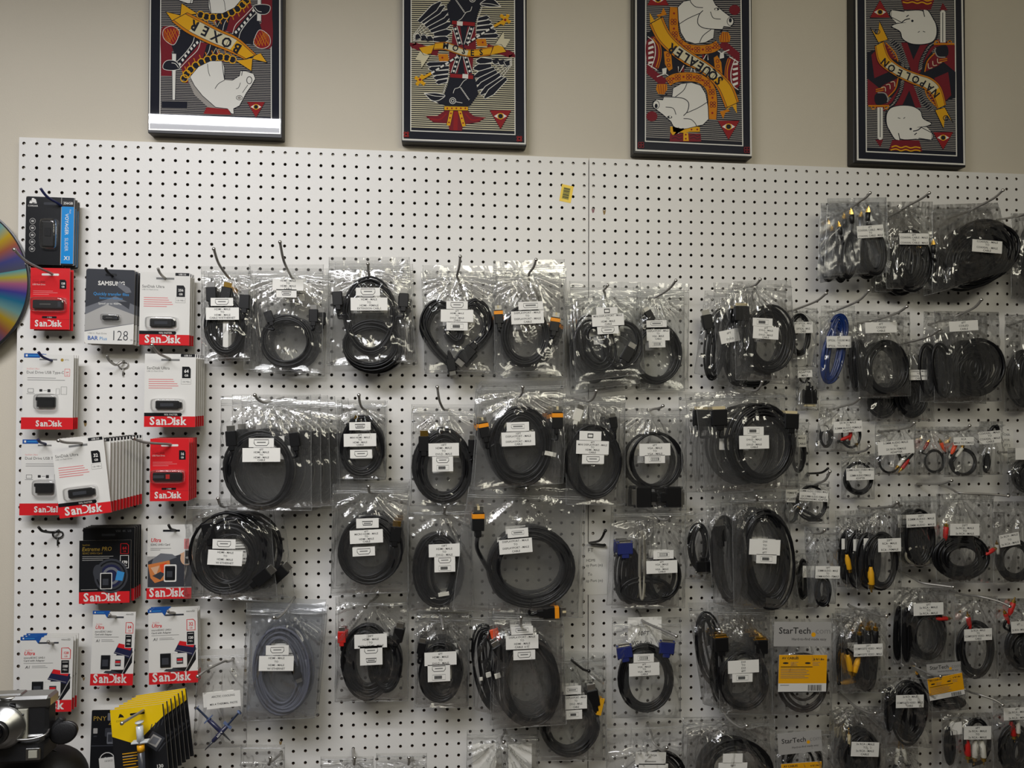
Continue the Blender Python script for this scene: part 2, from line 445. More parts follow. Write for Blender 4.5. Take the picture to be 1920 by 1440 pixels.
def sandisk(A, x, y, size, k='cwhite', rot=0):
    """heavy slab-serif word mark with the open D; x,y = left end of baseline"""
    c, q = math.cos(rot), math.sin(rot)
    def P(u, v): return (x + u*c - v*q, y + u*q + v*c)
    def T(t, u, s): A.text(t, *P(u*size, 0), size, k, rot, .03, 'LEFT', s)
    def R(u0, v0, u1, v1): A.poly([P(u0*size, v0*size), P(u0*size, v1*size), P(u1*size, v1*size), P(u1*size, v0*size)], k)
    T('S', 0, .95); T('a', .56, .95); T('n', 1.02, .95)
    pts = []
    for i in range(13):
        a = -PI/2 + PI*i/12; pts.append(P((1.72+.34*math.cos(a))*size, (-.36+.31*math.sin(a))*size))
    A.line([P(1.56*size, -.67*size)] + pts + [P(1.6*size, -.05*size)], .11*size, k)
    T('i', 2.10, 1.0); T('s', 2.32, .95); T('k', 2.74, .95)
    for u0, u1 in ((1.00,1.24),(1.34,1.56),(2.06,2.30),(2.72,2.95),(3.05,3.25)): R(u0, -.06, u1, 0)   # slab feet
    for u0, u1 in ((1.00,1.16),(2.06,2.2),(2.70,2.84)): R(u0, -.52 if u0 < 2.6 else -.72, u1, -.46 if u0 < 2.6 else -.66)

def lines(A, x, y, ws, dy, h, k):
    for i, w in enumerate(ws): A.rect(x, y+i*dy, x+w, y+i*dy+h, k)

def cap_badge(A, x, y, w, h, s1, s2, k='cblack', tk='cwhite'):
    A.poly([(x,y),(x,y+h),(x+w,y+h),(x+w,y+h*.2),(x+w*.8,y)], k)
    A.text(s1, x+w/2, y+h*.52, w*.52 if len(s1) < 3 else w*.40, tk, 0, .03)
    A.text(s2, x+w/2, y+h*.85, w*.34, tk, 0, .02)

def art_ultra(A, cap):      # 100 x 145
    A.rect(0,0,100,145,'cwhite',1); A.rect(0,124,100,145,'cred'); A.rect(0,117,70,124,'cblack')
    A.poly([(68,117),(68,124),(72,124),(74,120.5),(72,117)], 'cblack'); A.text('90% FASTER', 52, 122.2, 5, 'cwhite', 0, .02)
    A.rect(70,0,98,6,'cblack',1); A.text('USB 3.0', 84, 4.6, 4.6, 'cwhite', 0, .02)
    A.rect(32,10,68,14,'inkg'); A.text('SanDisk Ultra', 4, 31, 8.0, 'ink', 0, .0, 'LEFT'); A.text('USB 3.0 Flash Drive', 4, 36, 4, 'inkg', 0, 0, 'LEFT')
    for i, w in enumerate((48,50,56,58,46)): A.rect(8,50+i*4.3,8+w,51.4+i*4.3,'cpink')
    cap_badge(A, 73, 25, 17, 23, cap, 'GB'); A.rect(71,50,91,60,'cgrey',0.5); A.rect(71.6,50.6,90.4,59.4,'cwhite'); A.text('130 MB/s', 81, 56.8, 4.4, 'ink')
    sandisk(A, 11, 140.5, 22)
def art_cruzer(A, cap):     # 100 x 145 red
    A.rect(0,0,100,145,'cred',1.5); A.rect(28,13,72,18,'cwhite',2); A.rect(0,121,100,122,'cred2')
    A.text('SanDisk', 5, 30, 5, 'cred2', 0, 0, 'LEFT'); A.text('Cruzer Glide', 5, 35, 6, 'cblack', 0, 0, 'LEFT'); A.text('USB Flash Drive', 5, 41, 5, 'cwhite', 0, 0, 'LEFT')
    for i, w in enumerate((50,62,40)): A.rect(7,54+i*4,7+w,55.2+i*4,'cpink')
    cap_badge(A, 74, 27, 17, 22, cap, 'GB', 'cblack'); A.rect(30,114,67,119,'cblack',1); A.text('2 YEAR', 49, 118, 4, 'cwhite')
    sandisk(A, 12, 138, 21)
def art_dual(A, cap):       # 100 x 145
    A.rect(0,0,100,145,'cwhite',1); A.rect(-2,122,101,145,'cred',1); A.rect(32,8,67,11,'inkg')
    A.text('SanDisk Ultra', 7, 29, 4.5, 'cpink', 0, 0, 'LEFT'); A.text('Dual Drive USB Type-C', 7, 37, 7.6, 'ink', 0, 0, 'LEFT')
    for i, w in enumerate((56,74)): A.rect(9,45+i*4,9+w,46+i*4,'inkg')
    A.rect(82,27,93,42,'cpink',1); A.rect(83,28,92,41,'cwhite',1); A.text(cap, 87.5, 35.5, 5, 'cred', 0, .01); A.text('GB', 87.5, 40, 3.5, 'cred')
    A.rect(10,66,22,74,'inkg',1); A.rect(11,67,21,73,'cwhite'); A.line([(8,76),(24,76)],.8,'inkg')
    A.rect(33,67,39,72,'ink',1); A.line([(41,69.5),(48,69.5)],.8,'inkg'); A.rect(49,67,55,73,'ink',1)
    for x0,y0,x1,y1 in ((66,66,73,77),(76,62,87,77)): A.line([(x0,y0),(x0,y1),(x1,y1),(x1,y0)],.8,'inkg',True)
    A.disc(77,10,3,'cgold'); A.text('OTG', 86, 11, 4, 'inkg')
    sandisk(A, 27, 139, 16)
    A.poly([(2,-2),(2,6),(33,6),(36,-2)], 'cnavy'); A.rect(5,0,9,4,'cwhite'); A.rect(11,1,30,3,'cltblue')
def art_micro(A, cap, spd, tilt=0):      # 100 x 145
    A.rect(0,0,100,145,'cwhite',1)
    A.poly([(40,115),(70,66),(96,76),(96,100),(76,128)], 'cblack'); A.poly([(52,82),(62,64),(96,72),(90,92)], 'cpurple')
    A.poly([(60,70),(63,62),(94,68),(91,76)], 'cred'); A.line([(54,80),(88,88)], .8, 'cgrey'); A.line([(98,78),(74,122)], 1.6, 'cgrey')
    A.poly([(30,120),(40,112),(78,124),(74,128)], 'cdark')
    A.text('SanDisk', 8, 26, 4.5, 'cpink', 0, 0, 'LEFT'); A.text('Ultra', 6, 34, 10, 'cred', 0, .02, 'LEFT', 1, .2)
    A.text('microSDXC UHS-I', 6, 41, 5.2, 'ink', 0, .01, 'LEFT'); A.text('Card with Adapter', 6, 46.5, 5.2, 'ink', 0, .01, 'LEFT')
    A.rect(6,49.5,62,50.3,'inkg'); A.text('A1', 9, 60, 8, 'ink', 0, .01, 'LEFT', 1, .2); lines(A, 22, 55, (26,30), 3, .8, 'inkg')
    A.line([(78,21),(78,42),(95,42),(95,25),(91,21)], 1.6, 'cred', True); A.text(cap, 86.5, 33, 9 if len(cap) < 3 else 7, 'cred', 0, .02); A.text('GB', 86.5, 39, 5, 'cred')
    A.rect(77,44,94,71,'cwhite'); A.rect(78,45,93,70,'cblack'); A.text(spd, 85.5, 59, 8.5 if len(spd) < 3 else 7, 'cwhite', 0, .04); A.text('MB/s', 85.5, 65, 4.5, 'cwhite'); A.rect(80,48,91,49,'cwhite')
    A.rect(0,122,100,145,'cred'); sandisk(A, 7, 139.5, 24)
    A.poly([(-1,-2),(-1,5),(28,5),(33,12),(40,-2)], 'cnavy'); A.rect(3,0,6,3,'cwhite'); A.rect(8,1,26,2.5,'cltblue'); A.rect(34,9,72,12,'cdark'); A.text('microSD', 86, 6, 5, 'inkg')
    # plain trays for adapter and card
    A.rect(20,82,49,116,'cwhite',3); A.rect(48,86,78,114,'cwhite',3); A.line([(48,86),(78,86),(78,114),(48,114)],.5,'cgrey',True)
def art_extreme(A, cap):    # 100 x 120
    A.rect(0,0,100,120,'cblack',1); A.rect(0,98,98,120,'cred'); sandisk(A, 9, 115.5, 22)
    A.text('SanDisk', 6, 10, 4.5, 'cgold', 0, 0, 'LEFT'); A.text('Extreme PRO', 5, 20, 11, 'cgold', 0, .01, 'LEFT', .92, .15); A.text('SDXC UHS-I Card', 6, 26, 5, 'cgold', 0, 0, 'LEFT')
    lines(A, 6, 30, (60,52,40), 3.5, 1, 'cgrey')
    A.line([(80,7),(80,26),(95,26),(95,10),(92,7)], 1.4, 'cred', True); A.text(cap, 87.5, 18, 8, 'cred', 0, .02); A.text('GB', 87.5, 23, 4.5, 'cred')
    A.rect(79,29,96,54,'cwhite'); A.rect(80,30,95,53,'cblack'); A.text('170', 87.5, 45, 7.5, 'cwhite', 0, .04); A.text('MB/s', 87.5, 50, 4.5, 'cwhite')
    for r_, k in ((33,'cdark'),(29,'cblack'),(26,'cdark'),(22,'cpurple'),(17,'cmid'),(12,'cpurple')): A.disc(62,68,r_,k)
    A.poly([(74,58),(88,62),(84,78),(70,76)], 'cltblue'); A.disc(36,60,9,'cdark',14); lines(A, 4, 93, (32,), 2, 1, 'cgrey')
    A.rect(41,62,64,93,'cwhite',1.5); A.rect(42.5,63.5,62.5,91.5,'cblack',1); A.rect(44,81,61,86,'cwhite'); lines(A, 46, 68, (12,9,10), 3.5, 1, 'cgrey'); A.rect(44,87,61,90,'cred')
def art_sdhc(A, cap):       # 100 x 145
    A.rect(0,0,100,145,'cgrey',1); A.rect(0,0,100,62,'cwhite',1)
    A.poly([(2,72),(30,58),(60,62),(100,52),(100,122),(2,122)], 'cdark'); A.poly([(14,66),(30,56),(56,58),(66,64),(30,76),(10,76)], 'cmid')
    A.disc(88,66,14,'skin'); A.poly([(72,58),(100,46),(100,56),(80,62)], 'skin')
    A.poly([(2,78),(50,70),(54,104),(18,114),(8,104)], 'fire'); A.poly([(8,84),(28,80),(20,100)], 'skin'); A.poly([(28,78),(44,74),(34,102)], 'orp'); A.poly([(12,100),(30,108),(40,96),(30,92)], 'cdark')
    A.rect(34,10,72,14,'cblack',1); A.text('Ultra', 7, 34, 11, 'cred', 0, .02, 'LEFT', 1, .2); A.text('SDHC UHS-I Card', 7, 41, 5.6, 'ink', 0, .01, 'LEFT'); lines(A, 7, 46, (46,22), 3, .8, 'inkg')
    A.rect(82,28,93,48,'cpink'); A.rect(83,50,94,78,'cwhite'); A.rect(84,51,93,77,'cblack'); A.text('48', 88.5, 67, 6, 'cwhite', 0, .03)
    A.rect(38,78,66,112,'cwhite',3); A.rect(40,81,63,109,'cblack',2); A.rect(43,85,61,106,'cwhite'); A.rect(45,99,59,103,'cred'); lines(A, 46, 89, (8,11), 4, 1.4, 'cgrey')
    A.rect(0,124,100,145,'cred'); sandisk(A, 6, 140.5, 24)
def art_bar(A):             # 92 x 140
    A.rect(0,0,92,140,'cwhite',5); A.rect(0,0,92,50,'cdark',5)
    A.rect(0,8,92,80,'cdark'); A.poly([(0,72),(56,50),(92,66),(92,108),(0,122)], 'cmid'); A.poly([(0,86),(40,66),(92,84),(92,100),(0,116)], 'cgrey')
    A.poly([(0,118),(92,101),(92,112),(0,126)], 'cwhite')
    A.text('SAMSUNG', 48, 30, 11, 'cwhite', 0, .03); A.text('Quickly transfer files', 48, 49, 8, 'cltblue', 0, .01); A.text('between devices', 48, 56, 6.5, 'cltblue', 0, 0); A.text('Speed up to 400MB/s', 48, 66, 5.5, 'cwhite')
    A.rect(36,8,58,13,'cblack',2.5); A.poly([(60,22),(82,34),(86,42),(76,44),(60,32)], 'cmid'); A.poly([(60,60),(84,60),(82,74),(76,70)], 'cdark')
    A.text('USB 3.1 Flash Drive', 6, 122, 4.4, 'inkg', 0, 0, 'LEFT'); A.text('BAR', 6, 133, 10.5, 'cnavy', 0, .02, 'LEFT'); A.text('Plus', 28, 133, 9, 'cltblue', 0, 0, 'LEFT')
    A.text('128', 66, 133, 27, 'cdark', 0, -.012, 'CENTER', .82); A.text('GB', 88, 133, 4, 'inkg')
def art_voyager(A):         # 92 x 127
    A.rect(0,0,92,127,'cblack',4); A.rect(66,0,67,127,'cgrey'); A.rect(67,17,90,124,'cblue'); A.rect(90,2,91,124,'cgrey')
    A.poly([(9,12),(11,3),(15,3),(14,11)], 'cwhite'); A.poly([(12,11),(14,4),(18,5),(20,12)], 'cwhite'); A.poly([(6,12),(8,7),(12,13),(20,12),(20,13),(7,13)], 'cwhite')
    A.text('CORSAIR', 13, 19, 4.6, 'cwhite'); A.text('256GB', 79, 12.5, 6.4, 'cwhite', 0, .02)
    A.text('VOYAGER', 74, 50, 9.2, 'cwhite', PI/2, .015, 'CENTER', .95); A.text('SLIDER', 74, 88, 9.2, 'cwhite', PI/2, -.005, 'CENTER', .9); A.text('Flash', 82, 26, 4, 'cwhite', PI/2)
    A.text('X1', 79, 117, 10, 'cwhite', 0, .03)
    A.rect(33,10,58,15,'cdark',2.5)
    for i in range(5): A.ring(13, 46+i*13, 5.3, .8, 'cgrey', 14); A.rect(10.5,44+i*13,15.5,48+i*13,'cgrey',1)
def art_pny(A):             # 60 x 130
    A.rect(0,0,60,130,'cblack',3); A.text('PNY', 3, 20, 12, 'cgold', 0, 0, 'LEFT', 1.1); A.text('256', 42, 28, 14, 'cgold', 0, 0)
    A.rect(30,6,46,20,'cmid',1.5); A.rect(4,34,12,44,'cgrey',1); lines(A, 5, 48, (6,), 3, 2, 'cdark')
    A.rect(26,34,42,50,'cdark',2); A.rect(30,42,42,64,'cmid',2); A.rect(32,46,40,60,'cdark'); A.rect(0,66,60,68,'cdark')
    A.ring(32,94,14,1.6,'cwhite'); A.text('95', 32, 98, 13, 'cwhite', 0, .03); A.text('MB/s', 32, 104, 5, 'cwhite')
def art_amp(A):             # 100 x 130
    A.rect(0,0,100,130,'cblack',1.5); A.poly([(0,0),(0,48),(42,66),(98,22),(98,0)], 'cyel')
    A.poly([(14,16),(17,9),(20,9),(19,15)], 'cblack'); A.poly([(17,15),(19,9),(23,12),(25,16)], 'cblack'); A.text('CORSAIR', 19, 23, 4.6, 'ink')
    A.rect(36,10,64,14,'cblack',2)
    lines(A, 16, 80, (30,34,26,30,24), 5, 1.6, 'camber'); lines(A, 16, 106, (34,28,32), 5, 1.6, 'camber'); lines(A, 16, 86, (20,), 4, 1, 'cgrey')
    A.poly([(58,66),(76,46),(98,62),(80,84)], 'cdark'); A.poly([(64,66),(77,52),(92,62),(80,77)], 'cgrey'); A.poly([(67,66),(77,56),(88,62),(79,72)], 'cmid')
    for i in range(4): A.line([(72+i*7,44-i*2),(76+i*7,34-i*2)], 1.6, 'cdark')
    A.line([(84,84),(98,70)], 2, 'cdark'); A.text('130', 84, 114, 9, 'cwhite', 0, .02)

def usb_stick(o, fn, x0, y0, x1, y1, kb, style):
    """the flash drive in its blister, on a card: real thickness"""
    a, b, c2 = Vector(fn(x0, y0)), Vector(fn(x1, y0)), Vector(fn(x0, y1))
    ex, ez = (b-a)/2, (c2-a)/2; c = a + ex + ez; up_ = Vector((0, -1, 0))
    g = G(); th = .0035
    if style == 'ultra':
        g.obox(c + up_*th, ex*.8 - ex*.0, up_*th, ez*.9, kb, .5)
        g.obox(c + ex*.78 + up_*th*.9, ex*.2, up_*th*.8, ez*.62, kb, .5)
        g.obox(c + up_*(2*th), ex*.45, up_*.0004, ez*.35, 'cdark')
    elif style == 'glide':
        g.obox(c + up_*th, ex*.97, up_*th, ez*.85, kb, .6); g.obox(c + up_*2*th + ex*.05, ex*.13, up_*.0008, ez*.45, 'redp')
        g.obox(c + up_*2*th - ex*.55, ex*.35, up_*.0004, ez*.3, 'cdark')
    elif style == 'dual':
        g.obox(c + up_*th + ez*.15, ex*.8, up_*th, ez*.7, 'alud'); g.obox(c + up_*th*1.2 - ez*.5, ex*.95, up_*th*.9, ez*.3, 'blk2', .4)
        g.obox(c + up_*th*1.2 + ex*.85, ex*.12, up_*th, ez*.75, 'blk2', .4)
    elif style == 'metal':
        g.obox(c + up_*th, ex*.95, up_*th, ez*.8, 'alud', .35); g.obox(c + up_*2*th - ex*.15, ex*.35, up_*.0003, ez*.12, 'silver')
        g.obox(c + up_*2*th + ex*.75, ex*.1, up_*.0004, ez*.5, 'cdark')
    elif style == 'slider':
        g.obox(c + up_*th, ex*.8, up_*th, ez*.95, 'blk2', .35); g.obox(c + up_*2*th - ez*.1, ex*.45, up_*.0012, ez*.3, 'cblack', .4)
        g.obox(c + up_*th - ez*.85, ex*.85, up_*th*1.1, ez*.06, 'alud')
    elif style == 'sd':
        g.obox(c + up_*.0016, ex*.92, up_*.0012, ez*.92, 'cblack'); g.obox(c + up_*.0029 + ez*.1, ex*.6, up_*.0002, ez*.45, 'cdark')
    elif style == 'msd':
        g.obox(c + up_*.0014, ex, up_*.0006, ez, 'cdark'); g.obox(c + up_*.0021 - ez*.3, ex*.85, up_*.0001, ez*.3, 'cred')
        g.obox(c + up_*.0021 + ez*.35, ex*.85, up_*.0001, ez*.22, 'cgrey')
    g.build({'sd':'card_adapter','msd':'memory_card'}.get(style, 'flash_drive'), o)
    if style in ('sd', 'msd'): return
    g = G(); n = 24; vs = []                 # clear dome
    for k, (s_, h_) in enumerate(((1.16, .0), (1.14, .006), (1.05, .0105), (.9, .0115))):
        for i in range(n):
            t = 2*PI*i/n; cu = abs(math.cos(t))**.35*(1 if math.cos(t) > 0 else -1); cv = abs(math.sin(t))**.35*(1 if math.sin(t) > 0 else -1)
            ev = 1.25 if abs(ez.length) < abs(ex.length) else 1.0
            vs.append(c + ex*(cu*s_*1.0) + ez*(cv*s_*ev) + up_*(h_ + .0005))
    fs = [(k*n+i, k*n+(i+1) % n, (k+1)*n+(i+1) % n, (k+1)*n+i) for k in range(3) for i in range(n)] + [tuple(3*n+i for i in range(n))]
    g.add(vs, fs, 'blister', True); g.build('blister', o)

def card(name, label, cat, cx, cy, w, h, d, art, W0, H0, rot=0, group=None, sticks=(), arg=(), edge='cedge', thick=.0012):
    fn, c, unit = frame(cx, cy, w, h, rot, d, W0, H0)
    o = thing(name, label, cat, c, group)
    g = G()
    q = [Vector(fn(*p)) for p in ((0,0),(0,H0),(W0,H0),(W0,0))]
    g.add(q + [v + Vector((0, thick, 0)) for v in q], [(0,1,2,3),(7,6,5,4),(0,4,5,1),(1,5,6,2),(2,6,7,3),(3,7,4,0)], edge)
    A = Art(g, fn, unit); art(A, *arg)
    g.build('printed_card', o)
    for st in sticks: usb_stick(o, fn, *st)
    return o

def stack(o, n, off, label, group, rot=0.0):
    for i in range(n):
        dup(o, Vector(off)*(i+1), label, group, rot*(i+1))

# ------------------------------------------------------------------ peg hooks
def snap(x, z):
    if x < 47.4*IN: X = round(x/IN)*IN; X = max(IN, min(X, 46*IN)); Z = ROW0 - round((ROW0-z)/IN)*IN
    else:
        b = 47*IN+.02157; X = b + max(1, round((x-b)/IN))*IN; Z = ROW0+.0006 - round((ROW0-z)/IN)*IN
    return X, Z
FOOT = (830, 705)
def hook(tx, ty, px, py, what, dp=.03, dt=None, k='steel', ball=True, label=None, clip=False):
    """wire hook: out of a peg hole, through pixel (px,py), to its tip at (tx,ty)"""
    P = U(px, py, dp)
    if dt is None:
        best = None
        for i in range(4, 30):
            dd = dp + i*.005; T = U(tx, ty, dd)
            if best is None or abs(T.x - P.x) < best[0]: best = (abs(T.x - P.x), dd)
        dt = best[1] if abs(px - FOOT[0]) > 180 else dp + .05
        dt = min(max(dt, dp + .02), dp + .09)
    T = U(tx, ty, dt)
    X, Z = snap(P.x, P.z - .004)
    o = thing('peg_hook', label or f'{"black peg" if k == "blkwire" else "peg"} hook {what}', 'hook', (X, 0, Z))
    base = Vector((X, -.001, Z))
    mid = P + (T - P)*.66; mid.z = P.z + (T.z - P.z)*.40
    pts = cr([base, base + Vector((0, -.006, 0)), Vector(((base.x+P.x)/2, (base.y*.4+P.y*.6), (base.z+P.z)/2 - .001)), P, mid, T], 6)
    g = G(); g.tube(pts, .0026, k, 8)
    g.build('wire', o)
    if ball:
        g = G(); g.lathe(T - Vector((0, -.0026, 0)), (0, -1, 0), [(0,.0014),(.0012,.0031),(.0030,.0038),(.0048,.0031),(.0060,.001)], k if k == 'blkwire' else 'silver', 12)
        g.build('ball_tip', o)
    if not clip: return o
    g = G()   # the clip that grips the next hole down
    g.tube(cr([(X-.0, -.002, Z), (X-.009, -.003, Z-.002), (X-.009, -.003, Z-.010), (X, -.003, Z-.014), (X+.009, -.003, Z-.010), (X+.009, -.003, Z-.002), (X, -.002, Z)], 4), .0013, k, 6)
    g.tube([(X, -.003, Z-.013), (X, -.003, Z-.03)], .0015, k, 6)
    g.build('back_clip', o)
    return o

# ------------------------------------------------------------------ cables
def coil_path(cx, cy, rx, ry, band, n, d, th, rnd, tilt=0, egg=0, a0=-90, a1=None, per=30, sg=1):
    """n turns of an oval loop; band = radial width of the bundle (px); starts at angle a0 (deg, 0 = right, 90 = down)"""
    fr = [(i+.5)/n for i in range(n)]; rnd.shuffle(fr)
    fr.append(fr[-1]); dy = [rnd.uniform(-1, 1)*th*.75 for _ in range(n+1)]; jx = [rnd.uniform(-1, 1) for _ in range(n+1)]; jy = [rnd.uniform(-1, 1) for _ in range(n+1)]
    turns = n + (0 if a1 is None else ((sg*(a1 - a0)) % 360)/360.0)
    if a1 is not None: turns = max(1, n - 1 + ((sg*(a1-a0)) % 360)/360.0)
    tl = math.radians(tilt); pts = []; tot = int(turns*per)
    for q in range(tot+1):
        t = q/per; i = min(int(t), n-1); f = t-i; f = min(1, f); f = f*f*(3-2*f)
        o = band*(fr[i]*(1-f) + fr[min(i+1, n)]*f)
        a = math.radians(a0) + sg*2*PI*t
        wob = 1 + .012*math.sin(3*a + jx[i]*3) 
        ex = (rx-o)*math.cos(a)*wob; ey = (ry-o)*math.sin(a)*wob
        if egg: ex *= 1 + egg*math.sin(a)*.5 - egg*.12
        ex += band*.16*(jx[i]*(1-f)+jx[min(i+1,n)]*f); ey += band*.16*(jy[i]*(1-f)+jy[min(i+1,n)]*f)
        x = cx + ex*math.cos(tl) - ey*math.sin(tl); y = cy + ex*math.sin(tl) + ey*math.cos(tl)
        pts.append(U(x, y, d + dy[i]*(1-f) + dy[min(i+1, n)]*f))
    return pts

PX = 1.55/F_PX                     # metres per pixel on the board
def plug(cab, typ, x, y, ang, d, sc=1.0, col=None):
    """connector: body and metal tip; ang = where the tip points (deg, 90 = up). Returns where its cable leaves"""
    p = U(x, y, d); a = math.radians(ang); ax = Vector((math.cos(a), 0, math.sin(a))); sd = Vector((-ax.z, 0, ax.x)); up_ = Vector((0, -1, 0))
    k = PX*sc*(1.55-d)/1.55; g = G()
    def B(o, hw, hl, ht, m, ch=.25): g.obox(p + ax*(o*k), ax*(hl*k), sd*(hw*k), up_*(ht*k), m, ch)
    back_ = 14
    if typ in ('hdmi', 'hdmig', 'hdmis'):
        B(0, 9, 13, 4.5, col or 'blk2'); B(-16, 5, 5, 4, col or 'blk2'); B(17, 6.5, 5, 2.2, 'gold' if typ == 'hdmig' else 'silver', .1); back_ = 20
    elif typ == 'mini':
        B(0, 6, 8, 3.5, col or 'blk2'); B(11, 4.5, 4, 1.8, 'gold', .1); back_ = 9
    elif typ == 'dp':
        B(0, 9.5, 15, 4.5, 'blk2'); B(9, 9.9, 3.8, 4.9, 'orange', .1); B(-19, 5, 6, 4, 'blk2'); B(20, 7.5, 5, 2.2, 'silver', .1)
        B(22, 2, 3.2, 2.4, 'cream', .1); back_ = 24
    elif typ == 'vga':
        B(0, 17, 13, 6, col or 'vga'); B(-16, 8, 6, 5, col or 'vga'); B(15, 13, 4, 3, 'silver', .3); B(12.5, 18, 1.5, 5, 'silver', .1); back_ = 21
        for s_ in (-1, 1): g.tube([p + sd*(15.5*k*s_) + ax*(-16*k), p + sd*(15.5*k*s_) + ax*(16*k)], 2.2*k, col or 'vga', 8)
    elif typ in ('dvi', 'dvig'):
        B(0, 18, 18, 6.5, 'blk2'); B(-22, 9, 7, 5, 'blk2'); B(21, 15, 4.5, 3, 'gold' if typ == 'dvig' else 'cream', .2); B(18, 19, 1.2, 5, 'gold' if typ == 'dvig' else 'silver', .1); back_ = 28
        for s_ in (-1, 1): g.tube([p + sd*(16.5*k*s_) + ax*(-20*k), p + sd*(16.5*k*s_) + ax*(20*k)], 2.2*k, 'blk2', 8)
    elif typ == 'rca':
        g.lathe(p - ax*(13*k), ax, [(0,2.2*k),(3*k,2.8*k),(8*k,4.2*k),(24*k,4.6*k),(25*k,4*k)], col or 'redp', 12)
        g.lathe(p + ax*(12*k), ax, [(0,3.6*k),(5*k,3.6*k),(5.1*k,1.3*k),(11*k,1.2*k)], 'gold', 12, True); back_ = 13
    elif typ == 'jack':
        g.lathe(p - ax*(10*k), ax, [(0,1.6*k),(4*k,2.2*k),(19*k,2.8*k),(20*k,2*k)], col or 'blk2', 10)
        g.lathe(p + ax*(10*k), ax, [(0,1.2*k),(9*k,1.2*k),(10.5*k,.6*k)], 'gold', 8); back_ = 10
    elif typ == 'coax':
        g.lathe(p - ax*(10*k), ax, [(0,3*k),(2*k,4.6*k),(17*k,5*k),(18*k,4*k)], 'blk2', 12)
        g.lathe(p + ax*(8*k), ax, [(0,4.6*k),(4*k,4.6*k),(4.1*k,3.2*k),(9*k,3.2*k),(9.2*k,.7*k),(13*k,.6*k)], 'gold', 6, True); back_ = 10
    g.build('connector', cab)
    return p - ax*(back_*k), -ax

def cable(o, spec, d, th, rnd, plugs=(), tube=2.3, col='blk', ties=()):
    """one coiled cable of a bag: loops, then a tail to each plug"""
    cx, cy, rx, ry = spec[:4]; op = dict(band=14, n=5, tilt=0, egg=0, path=None, sh=22); op.update(spec[4] if len(spec) > 4 else {})
    tube = op.pop('tube', tube); col = op.pop('col', col); loops = op.pop('path')
    pl = []
    holder = bpy.data.objects.new('coiled_cable', None)     # replaced by the mesh below
    bpy.data.objects.remove(holder)
    def ang(x, y): return math.degrees(math.atan2((y-cy)/max(ry,1), (x-cx)/max(rx,1)))
    a0 = ang(plugs[0][1], plugs[0][2]) if plugs else rnd.uniform(0, 360)
    a1 = ang(plugs[1][1], plugs[1][2]) if len(plugs) > 1 else None
    sg = 1
    if plugs:
        t_ = math.radians(a0); an = math.radians(plugs[0][3]); lv = (-math.cos(an), math.sin(an))      # cable leaves the plug this way (y down)
        sg = 1 if (-math.sin(t_)*rx*lv[0] + math.cos(t_)*ry*lv[1]) > 0 else -1
        a0 += sg*op['sh']
        if a1 is not None: a1 -= sg*22
    rr = tube*PX*(1.55-d)/1.55
    if loops:
        base = cr([(x, y) for x, y in loops], 8, True); pts = []
        for k in range(op['n']):
            jx, jy, jd = rnd.uniform(-1,1)*op['band']*.4, rnd.uniform(-1,1)*op['band']*.25, rnd.uniform(-1,1)*th*.7
            for p in base: pts.append(U(cx + (p.x-cx)*(1-.012*k*op['band']/4) + jx, cy + (p.y-cy)*(1-.010*k*op['band']/4) + jy, d + jd))
        sm = []
        for i in range(len(pts)):
            q = pts[max(0, i-2):i+3]; sm.append(sum(q, Vector())/len(q))
        pts = sm
    else:
        pts = coil_path(cx, cy, rx-tube, ry-tube, op['band'], op['n'], d, th, rnd, op['tilt'], op['egg'], a0, a1, sg=sg)
    g = G()
    # plug bases first so that the tails can reach them
    class Hold: pass
    cabobj = None
    ends = []
    for pgi, pg in enumerate(plugs[:2]):
        x, y, an = pg[1:4]; k = PX*(1.55-d)/1.55*(pg[4] if len(pg) > 4 and pg[4] else 1); a = math.radians(an)
        bk = {'hdmi':20,'hdmig':20,'hdmis':20,'mini':9,'dp':24,'vga':21,'dvi':28,'dvig':28,'rca':13,'jack':10,'coax':10}[pg[0]]
        ax = Vector((math.cos(a), 0, math.sin(a))); e = U(x, y, d + th*.6) - ax*(bk*k); ends.append((e, -ax))
    if ends:
        e, dr = ends[0]; t = (pts[0]-pts[1]).normalized(); L = (e-pts[0]).length*.45
        pts = cr([e, e + dr*min(L, .03), pts[0] + t*L*.6], 6)[:-1] + pts
    if len(ends) > 1:
        e, dr = ends[1]; t = (pts[-1]-pts[-2]).normalized(); L = (e-pts[-1]).length*.45
        pts = pts + cr([pts[-1] + t*L*.6, e + dr*min(L, .03), e], 6)
    g.tube(pts, rr, col, 6)
    for pg in plugs[2:]:                      # further heads of a multi-lead cable
        x, y, an = pg[1:4]; a = math.radians(an); ax = Vector((math.cos(a), 0, math.sin(a))); e = U(x, y, d+th*.6) - ax*(12*PX)
        j = min(range(len(pts)), key=lambda i: (pts[i]-e + ax*.03).length)
        g.tube(cr([pts[j], e - ax*.02, e], 6), rr*.8, col, 6)
    c = g.build('coiled_cable', o)
    for pg in plugs: plug(c, pg[0], pg[1], pg[2], pg[3], d + th*.6, pg[4] if len(pg) > 4 and pg[4] else 1.0, pg[5] if len(pg) > 5 else None)
    for (x, y, w, h, rot, k) in ties:
        g = G(); a = math.radians(rot); u = PX*(1.55-d)/1.55
        g.obox(U(x, y, d + th), Vector((math.cos(a), 0, math.sin(a)))*(w/2*u), Vector((-math.sin(a), 0, math.cos(a)))*(h/2*u), Vector((0, -.0012, 0)), k)
        g.build('cable_tie' if k != 'yel' else 'paper_tag', c)
    return c

